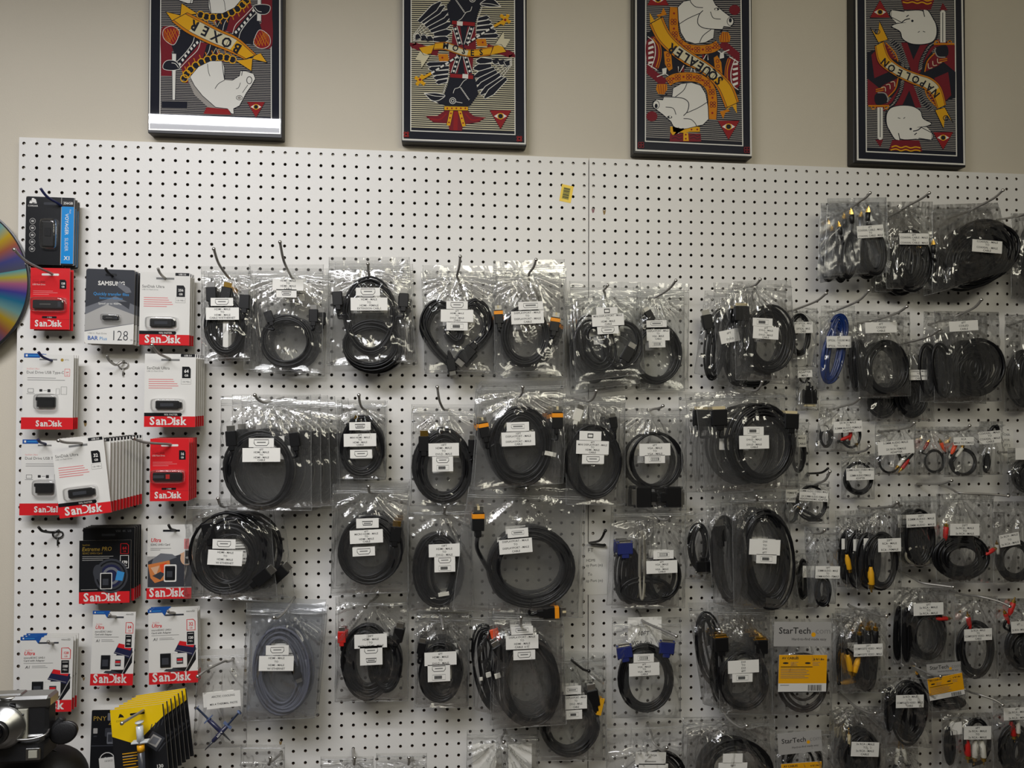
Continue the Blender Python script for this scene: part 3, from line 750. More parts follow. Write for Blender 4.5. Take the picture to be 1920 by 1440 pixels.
# ------------------------------------------------------------------ stickers
def icon(A, kind, x, y, s):
    """connector outline, s = width"""
    if kind == 'hdmi':
        A.line([(x-.5*s,y-.2*s),(x+.5*s,y-.2*s),(x+.5*s,y+.05*s),(x+.38*s,y+.2*s),(x-.38*s,y+.2*s),(x-.5*s,y+.05*s)], .045*s, 'ink', True); A.rect(x-.3*s,y-.06*s,x+.3*s,y+.02*s,'inkg')
    elif kind == 'usb': A.line([(x-.4*s,y-.14*s),(x+.4*s,y-.14*s),(x+.34*s,y+.14*s),(x-.34*s,y+.14*s)], .07*s, 'ink', True); A.rect(x-.28*s,y-.04*s,x+.28*s,y+.05*s,'inkg')
    elif kind == 'dp': A.line([(x-.5*s,y-.16*s),(x+.5*s,y-.16*s),(x+.5*s,y+.14*s),(x-.42*s,y+.14*s),(x-.5*s,y+.06*s)], .04*s, 'inkg', True); A.rect(x-.36*s,y-.07*s,x+.36*s,y+.03*s,'inkg')
    elif kind == 'mdp': A.line([(x-.2*s,y-.14*s),(x+.2*s,y-.14*s),(x+.2*s,y+.14*s),(x-.2*s,y+.14*s)], .1*s, 'ink', True)
    elif kind in ('dvi', 'vga'):
        A.line([(x-.5*s,y-.2*s),(x+.5*s,y-.2*s),(x+.5*s,y+.2*s),(x-.5*s,y+.2*s)], .03*s, 'inkg', True); A.rect(x-.36*s,y-.13*s,x+(.36 if kind == 'vga' else .22)*s,y+.13*s,'inkg')
        for i in range(6): A.rect(x-.32*s+i*.1*s,y-.09*s,x-.27*s+i*.1*s,y+.09*s,'ink' if kind == 'dvi' else 'paper')
def sticker(o, x, y, w, h, rot, body, d):
    fn, c, unit = frame(x, y, w, h, -rot, d, w, h)
    g = G(); q = [Vector(fn(*p)) for p in ((0,0),(0,h),(w,h),(w,0))]; b = [v + Vector((0, .0002, 0)) for v in q]
    g.add(q + b, [(0,1,2,3),(7,6,5,4),(0,4,5,1),(1,5,6,2),(2,6,7,3),(3,7,4,0)], 'paper'); A = Art(g, fn, unit)
    if body.startswith('I:'):
        ks = body[2:].split('+')
        for i, k in enumerate(ks): icon(A, k, w/2, h*(i+.5)/len(ks), min(w*.58, h/len(ks)*1.9))
    elif body:
        ln = body.split('|'); m = len(ln); lh = h*.94/m; ts = min(lh*1.02, 5.2)
        longest = max(len(t) for t in ln); sx = min(1.0, (w*.9)/(longest*ts*.52))
        for i, t in enumerate(ln): A.text(t, w/2, h*.03 + lh*(i+.5) + ts*.30, ts, 'ink', 0, .012, 'CENTER', sx)
    return g.build('label_sticker', o)

# ------------------------------------------------------------------ zip bags
def bag(o, q, d, th, punct, rnd, k='film', zipy=.09, dt=None, crink=1.0, nu=40, nv=44):
    dt = max(.008, d - .003) if dt is None else dt
    TL, TR, BR, BL = U(*q[0], dt), U(*q[1], dt), U(*q[2], d), U(*q[3], d)
    pw = U(*punct, dt) if punct else (TL+TR)/2 + (BL-TL)*.1
    sd = Vector((rnd.uniform(0, 99), rnd.uniform(0, 99), rnd.uniform(0, 99))); ph = [rnd.uniform(0, 6) for _ in range(4)]
    low = 1 + max(0, (q[0][1]-650)/700)*1.1; crink *= 1 + max(0, (q[0][1]-650)/700)*.35
    def point(u, v, side):
        p = TL*(1-u)*(1-v) + TR*u*(1-v) + BR*u*v + BL*(1-u)*v
        e = Vector((p.x*30, 0, p.z*30)) + sd
        vv = min(1, max(0, (v-zipy)/.25)); vv = vv*vv*(3-2*vv); bb = min(1, (1-v)/.08)
        B = (max(0, math.sin(PI*u))**.55) * vv * math.sqrt(max(0, bb))
        dx, dz = p.x-pw.x, p.z-pw.z; r = math.hypot(dx, dz); a = math.atan2(dx, -dz)
        pl = 0.0
        if dz < 0.004:
            env = (r/.02)*math.exp(1-r/.035) if r < .035 else math.exp(-(r-.035)/.085)*1.75
            pl = ((1-abs(math.sin(a*5+ph[0])))**3 + .8*(1-abs(math.sin(a*9+ph[1])))**3 - .25)*.0030*min(env, 1.6)*crink*low
        n1 = noise.noise(e*.8); n2 = (1-min(1, abs(noise.noise(e*.75 + Vector((7, 3, 1))))*1.6))**7; n3 = (1-min(1, abs(noise.noise(Vector((e.x*2.2, 0, e.z*.6)) + Vector((1, 9, 4))))*1.8))**6
        dis = th*B + .0008 + pl*1.4 + (.0026*n1 + .0024*n2 + .0016*n3 - .0005)*(.3+B*.8)*crink*1.2
        if side < 0: dis = th*B*.8 + .0006 + (.0015*n1)*B
        x = p.x + .0012*noise.noise(Vector((p.z*40, sd.x, 0)))*(1 if u in (0, 1) else 0)
        return Vector((x, p.y - dis*side, p.z))
    g = G()
    for side in (1, -1):
        n_u, n_v = (nu, nv) if side > 0 else (nu//2, nv//2)
        vs = [point(i/n_u, j/n_v, side) for j in range(n_v+1) for i in range(n_u+1)]
        vs = [Vector((v.x, min(v.y, -.0008), v.z)) for v in vs]
        fs = [(j*(n_u+1)+i, j*(n_u+1)+i+1, (j+1)*(n_u+1)+i+1, (j+1)*(n_u+1)+i) for j in range(n_v) for i in range(n_u)]
        g.add(vs, fs, k, True)
    for u in (0, 1): g.tube([point(u, j/12, 0) for j in range(13)], .0006, 'seal', 4)
    g.tube([point(i/8, 1, 0) for i in range(9)], .0006, 'seal', 4)
    g.build('clear_bag', o)
    g = G()
    for dz_ in (0, .016): g.tube([point(i/12, zipy*.75+dz_, 1) + Vector((0, -.0004, 0)) for i in range(13)], .0008, 'seal', 5)
    g.build('zip_seal', o)

def crumple(o, x0, y0, x1, y1, d, seed, lean=0):
    """gathered film at the side of a stack: many narrow upright folds"""
    g = G(); nu, nv = 26, 30; s_ = Vector((seed*3.1, seed*1.7, 0)); vs = []
    for j in range(nv+1):
        for i in range(nu+1):
            u, v = i/nu, j/nv; p = U(x0 + (x1-x0)*u + lean*v, y0 + (y1-y0)*v, d)
            e = Vector((p.x*95, 0, p.z*13)) + s_; f = math.sin(PI*u)**.5*min(1, v*6, (1-v)*6)
            dis = (.0075*(1-abs(noise.noise(e))*2.2) + .003*noise.noise(e*2.3))*f
            vs.append((p.x + .002*noise.noise(Vector((p.z*40, seed, 0))), min(-.002, p.y - dis), p.z))
    g.add(vs, [(j*(nu+1)+i, j*(nu+1)+i+1, (j+1)*(nu+1)+i+1, (j+1)*(nu+1)+i) for j in range(nv) for i in range(nu)], 'filmfold', True)
    return g.build('crumpled_film', o)
CRUMPLE = {'a thick DVI cable in': [(1382,545,1412,700,0)], 'a white tag and': [(1350,560,1385,715,-6)], 'a round ring audio': [(1603,605,1632,742,6)], 'a dense black coil under': [(1756,618,1796,745,4)],
 'a dark cable cut by the right': [(1892,640,1912,748,0)], 'the tallest oval': [(1372,950,1398,1130,4)], 'crumpled dark cable': [(1334,955,1362,1120,6)], 'the largest coaxial': [(1752,440,1786,540,6)],
 'a fat black coaxial': [(1664,440,1686,530,2)], 'crumpled dark loops': [(1306,1150,1336,1300,8)], 'the large round DVI': [(1318,800,1346,905,8)], 'an audio ring and slanted': [(1862,960,1884,1070,0)],
 'an HDMI extension': [(745,600,772,672,2)], 'a big DisplayPort ring': [(1036,800,1060,895,0)], 'a mini DisplayPort cable in two': [(1072,560,1094,690,3)], 'a mini DisplayPort to HDMI ring': [(1064,790,1084,920,0)],
 'a tall DisplayPort to HDMI': [(930,1200,952,1340,3)], 'a thin ringed': [(468,560,492,680,0)], 'two VGA cables': [(1196,975,1226,1080,0)], 'a very large black': [(1310,1380,1345,1440,-8)], 'a red plugged': [(1536,775,1560,840,2)],
 'an unlabelled crumpled': [(1722,812,1742,880,0)], 'a dark coil cut by': [(1896,880,1912,925,0)]}
SEED = [11]
EXTRA = {'a small HDMI cable': 2, 'a thin ringed': 2, 'an HDMI extension': 2, 'a heart shaped': 2, 'a DisplayPort cable with two': 3, 'a DisplayPort to VGA': 1, 'a thick DVI cable': 1, 'coaxial cable with two': 1, 'a fat black coaxial': 2, 'the largest coaxial': 1, 'a round ring audio': 1, 'a small egg shaped mini': 2, 'an egg shaped HDMI to DVI cable under': 1, 'a big DisplayPort ring': 4, 'a mini DisplayPort to HDMI': 3, 'a thin ring with two black': 1, 'the large round DVI': 2, 'a very thick tilted': 2, 'a micro HDMI coil with three': 3, 'a broad oval': 2, 'a huge DisplayPort': 2, 'two VGA cables': 1, 'the tallest oval': 2, 'the grey braided': 2, 'a micro HDMI coil with a small': 1, 'a small egg shaped HDMI to DVI coil': 2, 'a tall DisplayPort to HDMI': 3, 'a dense black ring': 1, 'a gold tipped': 2, 'a black twisted': 1, 'an audio oval with a red': 1, 'a very large black': 1, 'a dark coil under a tilted': 1, 'a stubby thick': 1}       # further bags on the same hook
def B(short, q, d=.05, th=.007, coils=(), st=(), hk=None, k='film', backs=(), bg='', notes=(), cat='cable', blk='steel', hl=None, label=None,
      bare=False, crink=1.0, name='bagged_cable', hdt=None):
    """one bagged cable on a hook. q: box or four corners in photo pixels"""
    SEED[0] += 7; rnd = random.Random(SEED[0])
    if not isinstance(q[0], tuple): x0, y0, x1, y1 = q; q = ((x0,y0),(x1,y0),(x1,y1),(x0,y1))
    nx = next((n for k_, n in EXTRA.items() if short.startswith(k_)), 0); backs = list(backs)
    while len(backs) < nx:
        i_ = len(backs); backs.append((rnd.uniform(-3, 4) - .5*i_, rnd.uniform(1, 6), 0, rnd.uniform(-2, 2)))
    if backs: d = max(d, .014 + .0255*len(backs)); bg = bg or ('spare bag behind ' + short)
    th *= .72
    c = U((q[0][0]+q[2][0])/2, (q[0][1]+q[2][1])/2, d)
    o = thing(name, label or ('zip bag with ' + short), cat, c, None)
    for cs in coils:
        cable(o, cs[0], d, th*.8, rnd, *(cs[1:] if len(cs) > 1 else ()))
    for k_, cl in CRUMPLE.items():
        if short.startswith(k_):
            for c_ in cl: crumple(o, c_[0], c_[1], c_[2], c_[3], d + th*.8, SEED[0], c_[4])
    if not bare: bag(o, q, d, th, (hk[2], hk[3]) if hk else None, rnd, k, crink=crink)
    for s_ in st:
        sticker(o, s_[0], s_[1], s_[2], s_[3], s_[4], s_[5], d + (s_[6] if len(s_) > 6 else th + (.0055 if s_[1] < 700 else .0078)))
    for n_ in notes: hand_note(o, *n_, d - th*.3)
    for i, (dx, dy, dd, rot) in enumerate(backs):
        dd = .0255*(i+1)
        m = (1.55-d)*1.0/F_PX
        dup(o, (dx*m, dd, -dy*m), bg, bg, math.radians(rot))
    if hk: hook(*hk, what=hl or ('carrying ' + short), dp=d+th+.002, k=blk, dt=hdt)
    return o
def hand_note(o, x, y, w, h, rot, body, size, d):
    fn, c, unit = frame(x, y, w, h, -rot, d, w, h)
    g = G(); g.add([fn(*p) for p in ((0,0),(0,h),(w,h),(w,0))] + [Vector(fn(*p)) + Vector((0,.0002,0)) for p in ((0,0),(0,h),(w,h),(w,0))],
                   [(0,1,2,3),(7,6,5,4),(0,4,5,1),(1,5,6,2),(2,6,7,3),(3,7,4,0)], 'paper'); A = Art(g, fn, unit)
    for t, tx, ty in body: A.text(t, tx, ty, size, 'ink', 0, .012, 'LEFT', .95, .1)
    return g.build('handwritten_slip', o)

# ------------------------------------------------------------------ cards on the left
FC = 'flash drive card'
ov = card('flash_drive_card', 'black and bright blue flash drive card marked 256GB at the top left of the board', FC, 94, 433, 92, 127, .034, art_voyager, 92, 127, .5, 'hanging flash drive cards', [(32,44,59,95,'blk2','slider')])
stack(ov, 2, (.0, .009, -.002), 'black blister card hidden behind the blue striped 256GB card', 'cards behind the blue striped 256GB card')
oc = card('flash_drive_card', 'red flash drive card marked 128GB below the blue striped card', FC, 94, 560, 74, 115, .034, art_cruzer, 100, 145, 0, 'hanging flash drive cards', [(8,74,88,99,'blk2','metal')], ('128',))
stack(oc, 1, (.002, .010, -.002), 'second red card behind the red 128GB flash drive card', 'card behind the red 128GB card')
ob = card('flash_drive_card', 'grey and white flash drive card with large thin numerals 128', FC, 206, 575, 92, 140, .045, art_bar, 92, 140, 1, 'hanging flash drive cards', [(34,86,66,96,'blk2','metal')])
stack(ob, 2, (.0015, .011, -.001), 'rounded card behind the grey and white 128 card', 'cards behind the grey and white 128 card')
o1 = card('flash_drive_card', 'white and red flash drive card marked 256GB beside the grey 128 card', FC, 309, 579, 94, 136, .045, art_ultra, 100, 145, .5, 'hanging flash drive cards', [(17,92,74,110,'blk2','ultra')], ('256',))
stack(o1, 2, (.0, .012, 0), 'white and red card behind the white 256GB card', 'cards behind the white 256GB card')
o2 = card('flash_drive_card', 'white dual drive card on the upper left, whole front visible, with blue tab', FC, 90, 735, 95, 140, .045, art_dual, 100, 145, .5, 'hanging flash drive cards', [(28,80,68,103,'blk2','dual')], ('64',))
stack(o2, 2, (.0, .009, 0), 'card behind the fully visible white dual drive card', 'cards behind the fully visible dual drive card')
o3 = card('flash_drive_card', 'white and red flash drive card marked 64GB in front of a thick stack', FC, 319, 732, 96, 137, .07, art_ultra, 100, 145, .3, 'hanging flash drive cards', [(18,92,75,110,'blk2','ultra')], ('64',))
stack(o3, 4, (.0002, .012, 0), 'white and red card in the stack behind the 64GB card', 'cards behind the white 64GB card')
card('flash_drive_card', 'white dual drive card half covered by the tilted 32GB card', FC, 87, 896, 95, 140, .03, art_dual, 100, 145, .5, 'hanging flash drive cards', [(28,80,68,103,'blk2','dual')], ('64',))
o4 = card('flash_drive_card', 'tilted white and red flash drive card marked 32GB, front of the longest row', FC, 153, 895, 98, 144, .135, art_ultra, 100, 145, -6.5, 'hanging flash drive cards', [(18,92,75,110,'blk2','ultra')], ('32',))
o4b = card('flash_drive_card', 'white and red card in the long row behind the tilted 32GB card', FC, 158, 892, 98, 140, .125, art_ultra, 100, 145, 0, 'cards behind the tilted 32GB card', [], ('32',))
for i in range(10):
    dup(o4b, ((i+1)*.0016, (i+1)*.0105, 0), 'white and red card in the long row behind the tilted 32GB card', 'cards behind the tilted 32GB card')
o5 = card('flash_drive_card', 'red flash drive card marked 16GB with a silver-black drive', FC, 318, 881, 73, 117, .07, art_cruzer, 100, 145, 0, 'hanging flash drive cards', [(8,76,86,99,'blk2','glide')], ('16',))
stack(o5, 4, (0, .011, 0), 'red card in the stack behind the red 16GB card', 'cards behind the red 16GB card')
MC = 'memory card pack'
o6 = card('memory_card_pack', 'black and red memory card pack with a dark lens picture and 170 badge', MC, 197, 1072, 97, 118, .05, art_extreme, 100, 120, 0, 'hanging memory card packs', [(43,64,62,91,'blk2','sd')], ('64',))
o6b = card('memory_card_pack', 'black and red pack standing higher behind the 170 badge pack', MC, 204, 1058, 97, 138, .044, lambda A: (A.rect(0,0,100,140,'cblack',1), A.rect(0,117,100,140,'cred2'), A.text('V30  4K  U3', 78, 9, 6, 'cmid'), A.rect(36,12,62,16,'cdark')), 100, 140, 0, 'packs behind the 170 badge pack')
stack(o6b, 3, (.0, .010, 0), 'black and red pack standing higher behind the 170 badge pack', 'packs behind the 170 badge pack')
card('memory_card_pack', 'grey memory card pack with an orange camera photo, partly under a cable bag', MC, 318, 1053, 84, 139, .034, art_sdhc, 100, 145, .5, 'hanging memory card packs', [(41,82,62,108,'blk2','sd')], ('32',))
o7 = card('memory_card_pack', 'narrow white microSD pack marked 64GB, lower edge red', MC, 212, 1216, 80, 138, .04, art_micro, 100, 145, 2, 'hanging memory card packs', [(23,84,46,113,'blk2','sd'),(57,94,70,106,'blk2','msd')], ('64','100'))
o8 = card('memory_card_pack', 'white microSD pack marked 32GB beside the clear syringe bag', MC, 325, 1212, 92, 139, .045, art_micro, 100, 145, -1, 'hanging memory card packs', [(23,84,46,113,'blk2','sd'),(57,94,70,106,'blk2','msd')], ('32','120'))
stack(o8, 2, (.0, .008, 0), 'white microSD pack behind the 32GB microSD pack', 'packs behind the 32GB microSD pack')
o9 = card('memory_card_pack', 'white microSD pack marked 128GB behind the old camera', MC, 87, 1265, 98, 140, .05, art_micro, 100, 145, 1, 'hanging memory card packs', [(23,84,46,113,'blk2','sd'),(57,94,70,106,'blk2','msd')], ('128','100'))
stack(o9, 2, (0, .010, 0), 'white microSD pack behind the 128GB microSD pack', 'packs behind the 128GB microSD pack')
card('memory_card_pack', 'black memory card pack with gold PNY lettering behind the yellow cards'.replace('PNY ', ''), MC, 200, 1396, 60, 130, .03, art_pny, 60, 130, 1.5, 'hanging memory card packs')
ah = card('memory_module_card', 'yellow and black memory module card in front, pierced by the syringe hook', 'memory module card', 262, 1393, 100, 136, .15, art_amp, 100, 130, -5)
for i in range(6):
    dup(ah, (.0035*(i+1), .011*(i+1), 0), 'yellow and black memory module card fanned out behind the front one', 'fanned yellow memory module cards', math.radians(-.3*(i+1)))
# small price slip on the black pack
def slip(name, label, x, y, w, h, rot, d, lines_, cat='label'):
    fn, c, unit = frame(x, y, w, h, rot, d, w, h)
    g = G(); q = [Vector(fn(*p)) for p in ((0,0),(0,h),(w,h),(w,0))]; g.add(q + [v + Vector((0,.0002,0)) for v in q], [(0,1,2,3),(7,6,5,4),(0,4,5,1),(1,5,6,2),(2,6,7,3),(3,7,4,0)], 'paper')
    A = Art(g, fn, unit)
    for l in lines_: A.text(l[0], l[1], l[2], l[3], l[4] if len(l) > 4 else 'ink', 0, .0, l[5] if len(l) > 5 else 'CENTER', .9)
    return tag(g.build(name, None, c), label, cat)
slip('price_label', 'small white price label stuck low on the black gold-lettered pack', 204, 1431, 36, 22, -5, .0326, [('10/20/22', 18, 8, 5)])

# syringe hanging on the yellow cards
def syringe(name, label, x0, y0, x1, y1, d, kb, kc, capk, parent=None, word=None):
    a, b = U(x0, y0, d), U(x1, y1, d); ax = (b-a); L = ax.length; ax = ax.normalized(); sd = Vector((-ax.z, 0, ax.x))
    o = parent or thing(name, label, 'syringe', a)
    if parent is not None:
        e = G(); e.lathe(a + ax*L*.34, ax, [(0,.0045),(L*.40,.0045),(L*.42,.003)], kb, 14); e.lathe(a, ax, [(0,.0055),(.001,.0055),(.0011,.002),(L*.33,.002)], kc, 12)
        e.obox(a + ax*L*.34, sd*.010, ax*.0012, Vector((0,.004,0)), kc); e.lathe(a + ax*L*.76, ax, [(0,.0024),(L*.22,.0008)], capk, 10)
        s_ = e.build('syringe', o)
        if word:
            g = G(); c = a + ax*L*.55; up_ = Vector((0,-1,0))
            def fn(x, y, l=0): return c + ax*(-x) + Vector((-ax.z,0,ax.x))*(y*-1) + up_*(.0047+l)
            A = Art(g, fn, 1); A.text(word, 0, .0022, .0062, 'cwhite', 0, .02); g.build('printed_name', s_)
        return
    g = G(); g.lathe(a + ax*L*.02, ax, [(0,.0075),(.002,.0075),(.0022,.0028),(L*.22,.0028)], kc, 16); g.build('plunger', o)
    g = G(); g.lathe(a + ax*L*.07, ax, [(0,.0062),(L*.22,.0062)], kc, 16); g.obox(a + ax*L*.27, sd*.015, ax*.0016, Vector((0,.006,0)), kc, .4); g.build('finger_flange', o)
    g = G(); g.lathe(a + ax*L*.31, ax, [(0,.0066),(.012,.0066)], 'camber', 16); g.build('amber_collar', o)
    g = G(); g.lathe(a + ax*(L*.31+.012), ax, [(0,.0060),(L*.4,.0060),(L*.45,.003),(L*.5,.001)], kb, 16); g.build('barrel', o)
    return o
syringe('syringe', 'clear plastic syringe with amber collar hanging over the yellow cards', 261, 1350, 270, 1500, .172, 'cdark', 'thermal', 'cdark')

# hooks on the left
hook(76, 353, 113, 384, 'through the blue striped 256GB card', .036, .075, 'bluecap', False, 'peg hook with a dark blue tip at the top left of the board')
hook(27, 468, 97, 513, 'through the red 128GB card, reaching over the wall', .036, .13)
hook(198, 503, 210, 517, 'through the grey 128 card', .047, .075, 'blkwire', False)
hook(296, 503, 309, 521, 'through the white 256GB card', .047, .075, ball=False)
hook(72, 660, 96, 676, 'through the upper dual drive card', .047, .075, 'bluecap', False, 'peg hook with a dark blue tip on the upper dual drive card')
hook(285, 647, 317, 672, 'through the white 64GB card stack', .073, .12)
hook(200, 666, 216, 684, '', .016, .045, 'steel', False, 'short empty peg hook below the grey 128 card', True)
hook(72, 988, 93, 998, '', .016, .045, 'blkwire', False, 'short empty peg hook below the half covered dual drive card', True)
hook(71, 824, 84, 832, 'through the half covered dual drive card', .032, .06, 'bluecap', False, 'peg hook with a dark blue tip on the half covered dual drive card')
hook(110, 826, 152, 831, 'carrying the long row behind the tilted 32GB card', .137, .175)
hook(250, 822, 318, 833, 'through the red 16GB card stack', .073, .125)
hook(316, 984, 328, 994, 'through the grey pack with the orange photo', .036, .06, 'blkwire', False)
hook(90, 1202, 98, 1206, 'through the 128GB microSD pack', .053, .07, 'steel', False)
hook(205, 1152, 216, 1156, 'through the narrow 64GB microSD pack', .043, .06, 'steel', False)
hook(314, 1145, 326, 1149, 'through the 32GB microSD pack', .048, .065, 'steel', False)
hook(229, 1356, 268, 1332, 'through the yellow fanned cards', .152, .20)

# barcode sticker and paper notes on the board
def barcode(A):
    A.rect(0,0,22,32,'cyel',1); A.rect(4,5,17,27,'colive')
    y = 6
    for i, w in enumerate((1.6,.8,1.6,.8,.8,1.6,.8,1.6,.8)): A.rect(5,y,16,y+w,'ink'); y += 2.3
fn, c, un = frame(1062, 363, 22, 32, 10, .0004, 22, 32)
g = G(); A = Art(g, fn, un); barcode(A); tag(g.build('barcode_sticker', None, c), 'small yellow barcode sticker on the bare board near the seam', 'sticker')
slip('handwritten_note', 'white paper note with black handwriting on the board seam', 1118, 1066, 40, 98, 0, .0006, [('FT',4,18,11,'ink','LEFT'),('HDMI',1,36,7.5,'ink','LEFT'),('ay Port (m)',1,45,7.5,'ink','LEFT'),('To',4,62,8,'ink','LEFT'),('ap Port (m)',1,74,7.5,'ink','LEFT')], 'note')
slip('handwritten_note', 'pale printed list on the board behind the blue cable', 1570, 620, 60, 78, -6, .0006, [('OPTICAL - TOSLINK MALE',30,14,6),('TO',30,26,6),('OPTICAL - TOSLINK',30,38,6),('MALE',30,50,6),('6FT CABLE',30,62,6)], 'note')
slip('printed_list', 'pale printed list on the board above the wide audio coil', 1800, 960, 56, 66, 0, .0006, [('6FT',28,10,6),('2x RCA',28,20,6),('TO',28,30,6),('CABLE',28,40,6),('MALE',28,50,6),('STEREO MALE CABLE',28,60,6)], 'note')
slip('printed_list', 'pale printed list on the board left of the red and white connector bags', 1888, 832, 24, 50, 0, .0006, [('CABL',12,10,6),('FOR',12,20,6),('SFT 2',12,30,6),('CASSETTE',12,42,5)], 'note')

# chipped holes of the hardboard
pb = [o for o in bpy.data.objects if o.name.startswith('pegboard')]
for (x, y, w_, h_, k) in ((1112,393,6,10,'chip_red'),(1133,395,6,12,'chip_tan'),(160,794,6,9,'chip_tan'),(608,1303,0,0,None),(526,1391,6,9,'chip_tan'),(157,1271,5,8,'chip_tan'),(184,1289,6,5,'chip_red')):
    if not k: continue
    par = pb[0] if x < 1105 else pb[1]
    g = G(); A = Art(g, lambda u, v, l=0, x=x, y=y: (U(x+u, y+v).x, -.00015, U(x+u, y+v).z), 1)
    A.poly([(-w_*.5,-h_*.3),(-w_*.35,h_*.35),(-w_*.1,h_*.7),(w_*.3,h_*.5),(w_*.5,-h_*.1),(w_*.25,-h_*.15),(0,h_*.05),(-w_*.25,-h_*.1)], k); g.build('chipped_spot', par)

# ------------------------------------------------------------------ disc at the left edge
def disc_mat():
    m = bpy.data.materials.new('painted_rainbow_disc'); m.use_nodes = True; nt = m.node_tree; N = nt.nodes; L = nt.links
    b = N['Principled BSDF']; b.inputs['Metallic'].default_value = .85; b.inputs['Roughness'].default_value = .35
    tc = N.new('ShaderNodeTexCoord'); ge = N.new('ShaderNodeNewGeometry')
    sp = N.new('ShaderNodeSeparateXYZ'); L.new(tc.outputs['Object'], sp.inputs[0])
    si = N.new('ShaderNodeSeparateXYZ'); L.new(ge.outputs['Incoming'], si.inputs[0])
    # rainbow reflection put into the base colour, by angle round disc and view
    a = N.new('ShaderNodeMath'); a.operation = 'ARCTAN2'; L.new(sp.outputs['Z'], a.inputs[0]); L.new(sp.outputs['X'], a.inputs[1])
    m1 = N.new('ShaderNodeMath'); m1.operation = 'MULTIPLY'; m1.inputs[1].default_value = .95; L.new(a.outputs[0], m1.inputs[0])
    m2 = N.new('ShaderNodeMath'); m2.operation = 'MULTIPLY'; m2.inputs[1].default_value = 1.2; L.new(si.outputs['Z'], m2.inputs[0])
    ad = N.new('ShaderNodeMath'); ad.operation = 'ADD'; L.new(m1.outputs[0], ad.inputs[0]); L.new(m2.outputs[0], ad.inputs[1])
    fr = N.new('ShaderNodeMath'); fr.operation = 'FRACT'; L.new(ad.outputs[0], fr.inputs[0])
    r = N.new('ShaderNodeValToRGB'); L.new(fr.outputs[0], r.inputs[0]); e = r.color_ramp.elements
    cols = [(0,(110,112,128)),(.14,(96,100,170)),(.28,(205,120,90)),(.40,(238,200,60)),(.52,(150,205,200)),(.64,(60,150,190)),(.74,(95,90,190)),(.84,(225,130,170)),(.92,(235,220,80)),(1,(110,205,215))]
    e[0].position = 0; e[0].color = (*srgb(cols[0][1]), 1); e[1].position = 1; e[1].color = (*srgb(cols[-1][1]), 1)
    for p, c_ in cols[1:-1]: q = e.new(p); q.color = (*srgb(c_), 1)
    L.new(r.outputs[0], b.inputs['Base Color']); MATS['disc'] = m
disc_mat()
_M = M
def M(k): return MATS['disc'] if k == 'disc' else _M(k)
c = U(-113, 528, .008)
o = thing('reflective_disc', 'rainbow coloured shiny disc on the wall at the left edge', 'disc', c)
g = G(); R_ = 147*PX; n = 96
vs = [(c.x + rr*math.cos(2*PI*i/n), y, c.z + rr*math.sin(2*PI*i/n)) for rr, y in ((R_*.97, c.y), (R_*.2, c.y)) for i in range(n)]
g.add(vs, [(i, (i+1) % n, n+(i+1) % n, n+i) for i in range(n)], 'disc'); g.build('playing_surface', o)
g = G(); g.lathe(c + Vector((0,.0020,0)), (0,-1,0), [(0,R_),(.0016,R_),(.0020,R_*.985),(.0019,R_*.97)], 'alud', 96, True); g.build('rim', o)

# ------------------------------------------------------------------ old camera at the bottom left
D = .26
def cbox(g, x0, y0, x1, y1, d0, d1, k, ch=.2):
    a, b = U(x0, y0, d1), U(x1, y1, d1); g.obox(((a.x+b.x)/2, -(d0+d1)/2, (a.z+b.z)/2), Vector((abs(b.x-a.x)/2,0,0)), Vector((0,(d1-d0)/2,0)), Vector((0,0,abs(a.z-b.z)/2)), k, ch)
base = U(15, 1390, D)
o = thing('film_camera', 'old silver and black folding film camera at the bottom left corner', 'camera', base)
g = G(); cbox(g, -70, 1326, 89, 1388, D-.030, D, 'leather', .35); g.build('body', o)
g = G(); cbox(g, -74, 1312, 92, 1329, D-.032, D+.002, 'alu', .4); cbox(g, -60, 1305, 40, 1313, D-.026, D-.006, 'alu', .4); g.build('top_plate', o)
g = G(); cbox(g, -40, 1334, 50, 1387, D, D+.005, 'plate', .3); g.build('front_plate', o)
g = G(); L0 = U(8, 1362, D+.004)
g.lathe(L0, (0,-1,0), [(0,.036),(.006,.036),(.007,.033),(.014,.031),(.015,.026),(.022,.025)], 'alu', 40); g.build('lens_ring', o)
g = G(); L1 = L0 + Vector((0,-.021,0)); g.lathe(L1, (0,-1,0), [(0,.021),(.008,.020),(.0085,.017),(.004,.013)], 'alud', 36); g.build('lens_barrel', o)
g = G(); g.lathe(L1 + Vector((0,-.0035,0)), (0,-1,0), [(0,.013),(.0015,.010),(.002,.004)], 'glassd', 28); g.build('lens', o)
for x, y, r_, h_ in ((69, 1305, .012, .007), (22, 1303, .018, .006), (44, 1308, .008, .004)):
    g = G(); p = U(x, y+4, D-.014); g.lathe(p, (0,0,1), [(0,r_),(h_*.8,r_),(h_,r_*.85)], 'alu', 24); g.build('dial', o)
g = G(); p = U(40, 1309, D-.014); g.obox(p + Vector((0,0,.004)), Vector((.014,0,.002)), Vector((0,.004,0)), Vector((-.0003,0,.002)), 'alu'); g.build('winding_lever', o)
g = G(); cbox(g, 17, 1320, 28, 1327, D, D+.0035, 'glassd'); g.build('viewfinder_window', o)
for x, y in ((28, 1345), (43, 1340)):
    g = G(); g.lathe(U(x, y, D+.005), (0,-1,0), [(0,.002),(.001,.002),(.0015,.001)], 'alud', 12); g.build('screw', o)
g = G(); cbox(g, -70, 1384, 82, 1391, D-.032, D+.003, 'alu', .4); g.build('base_plate', o)
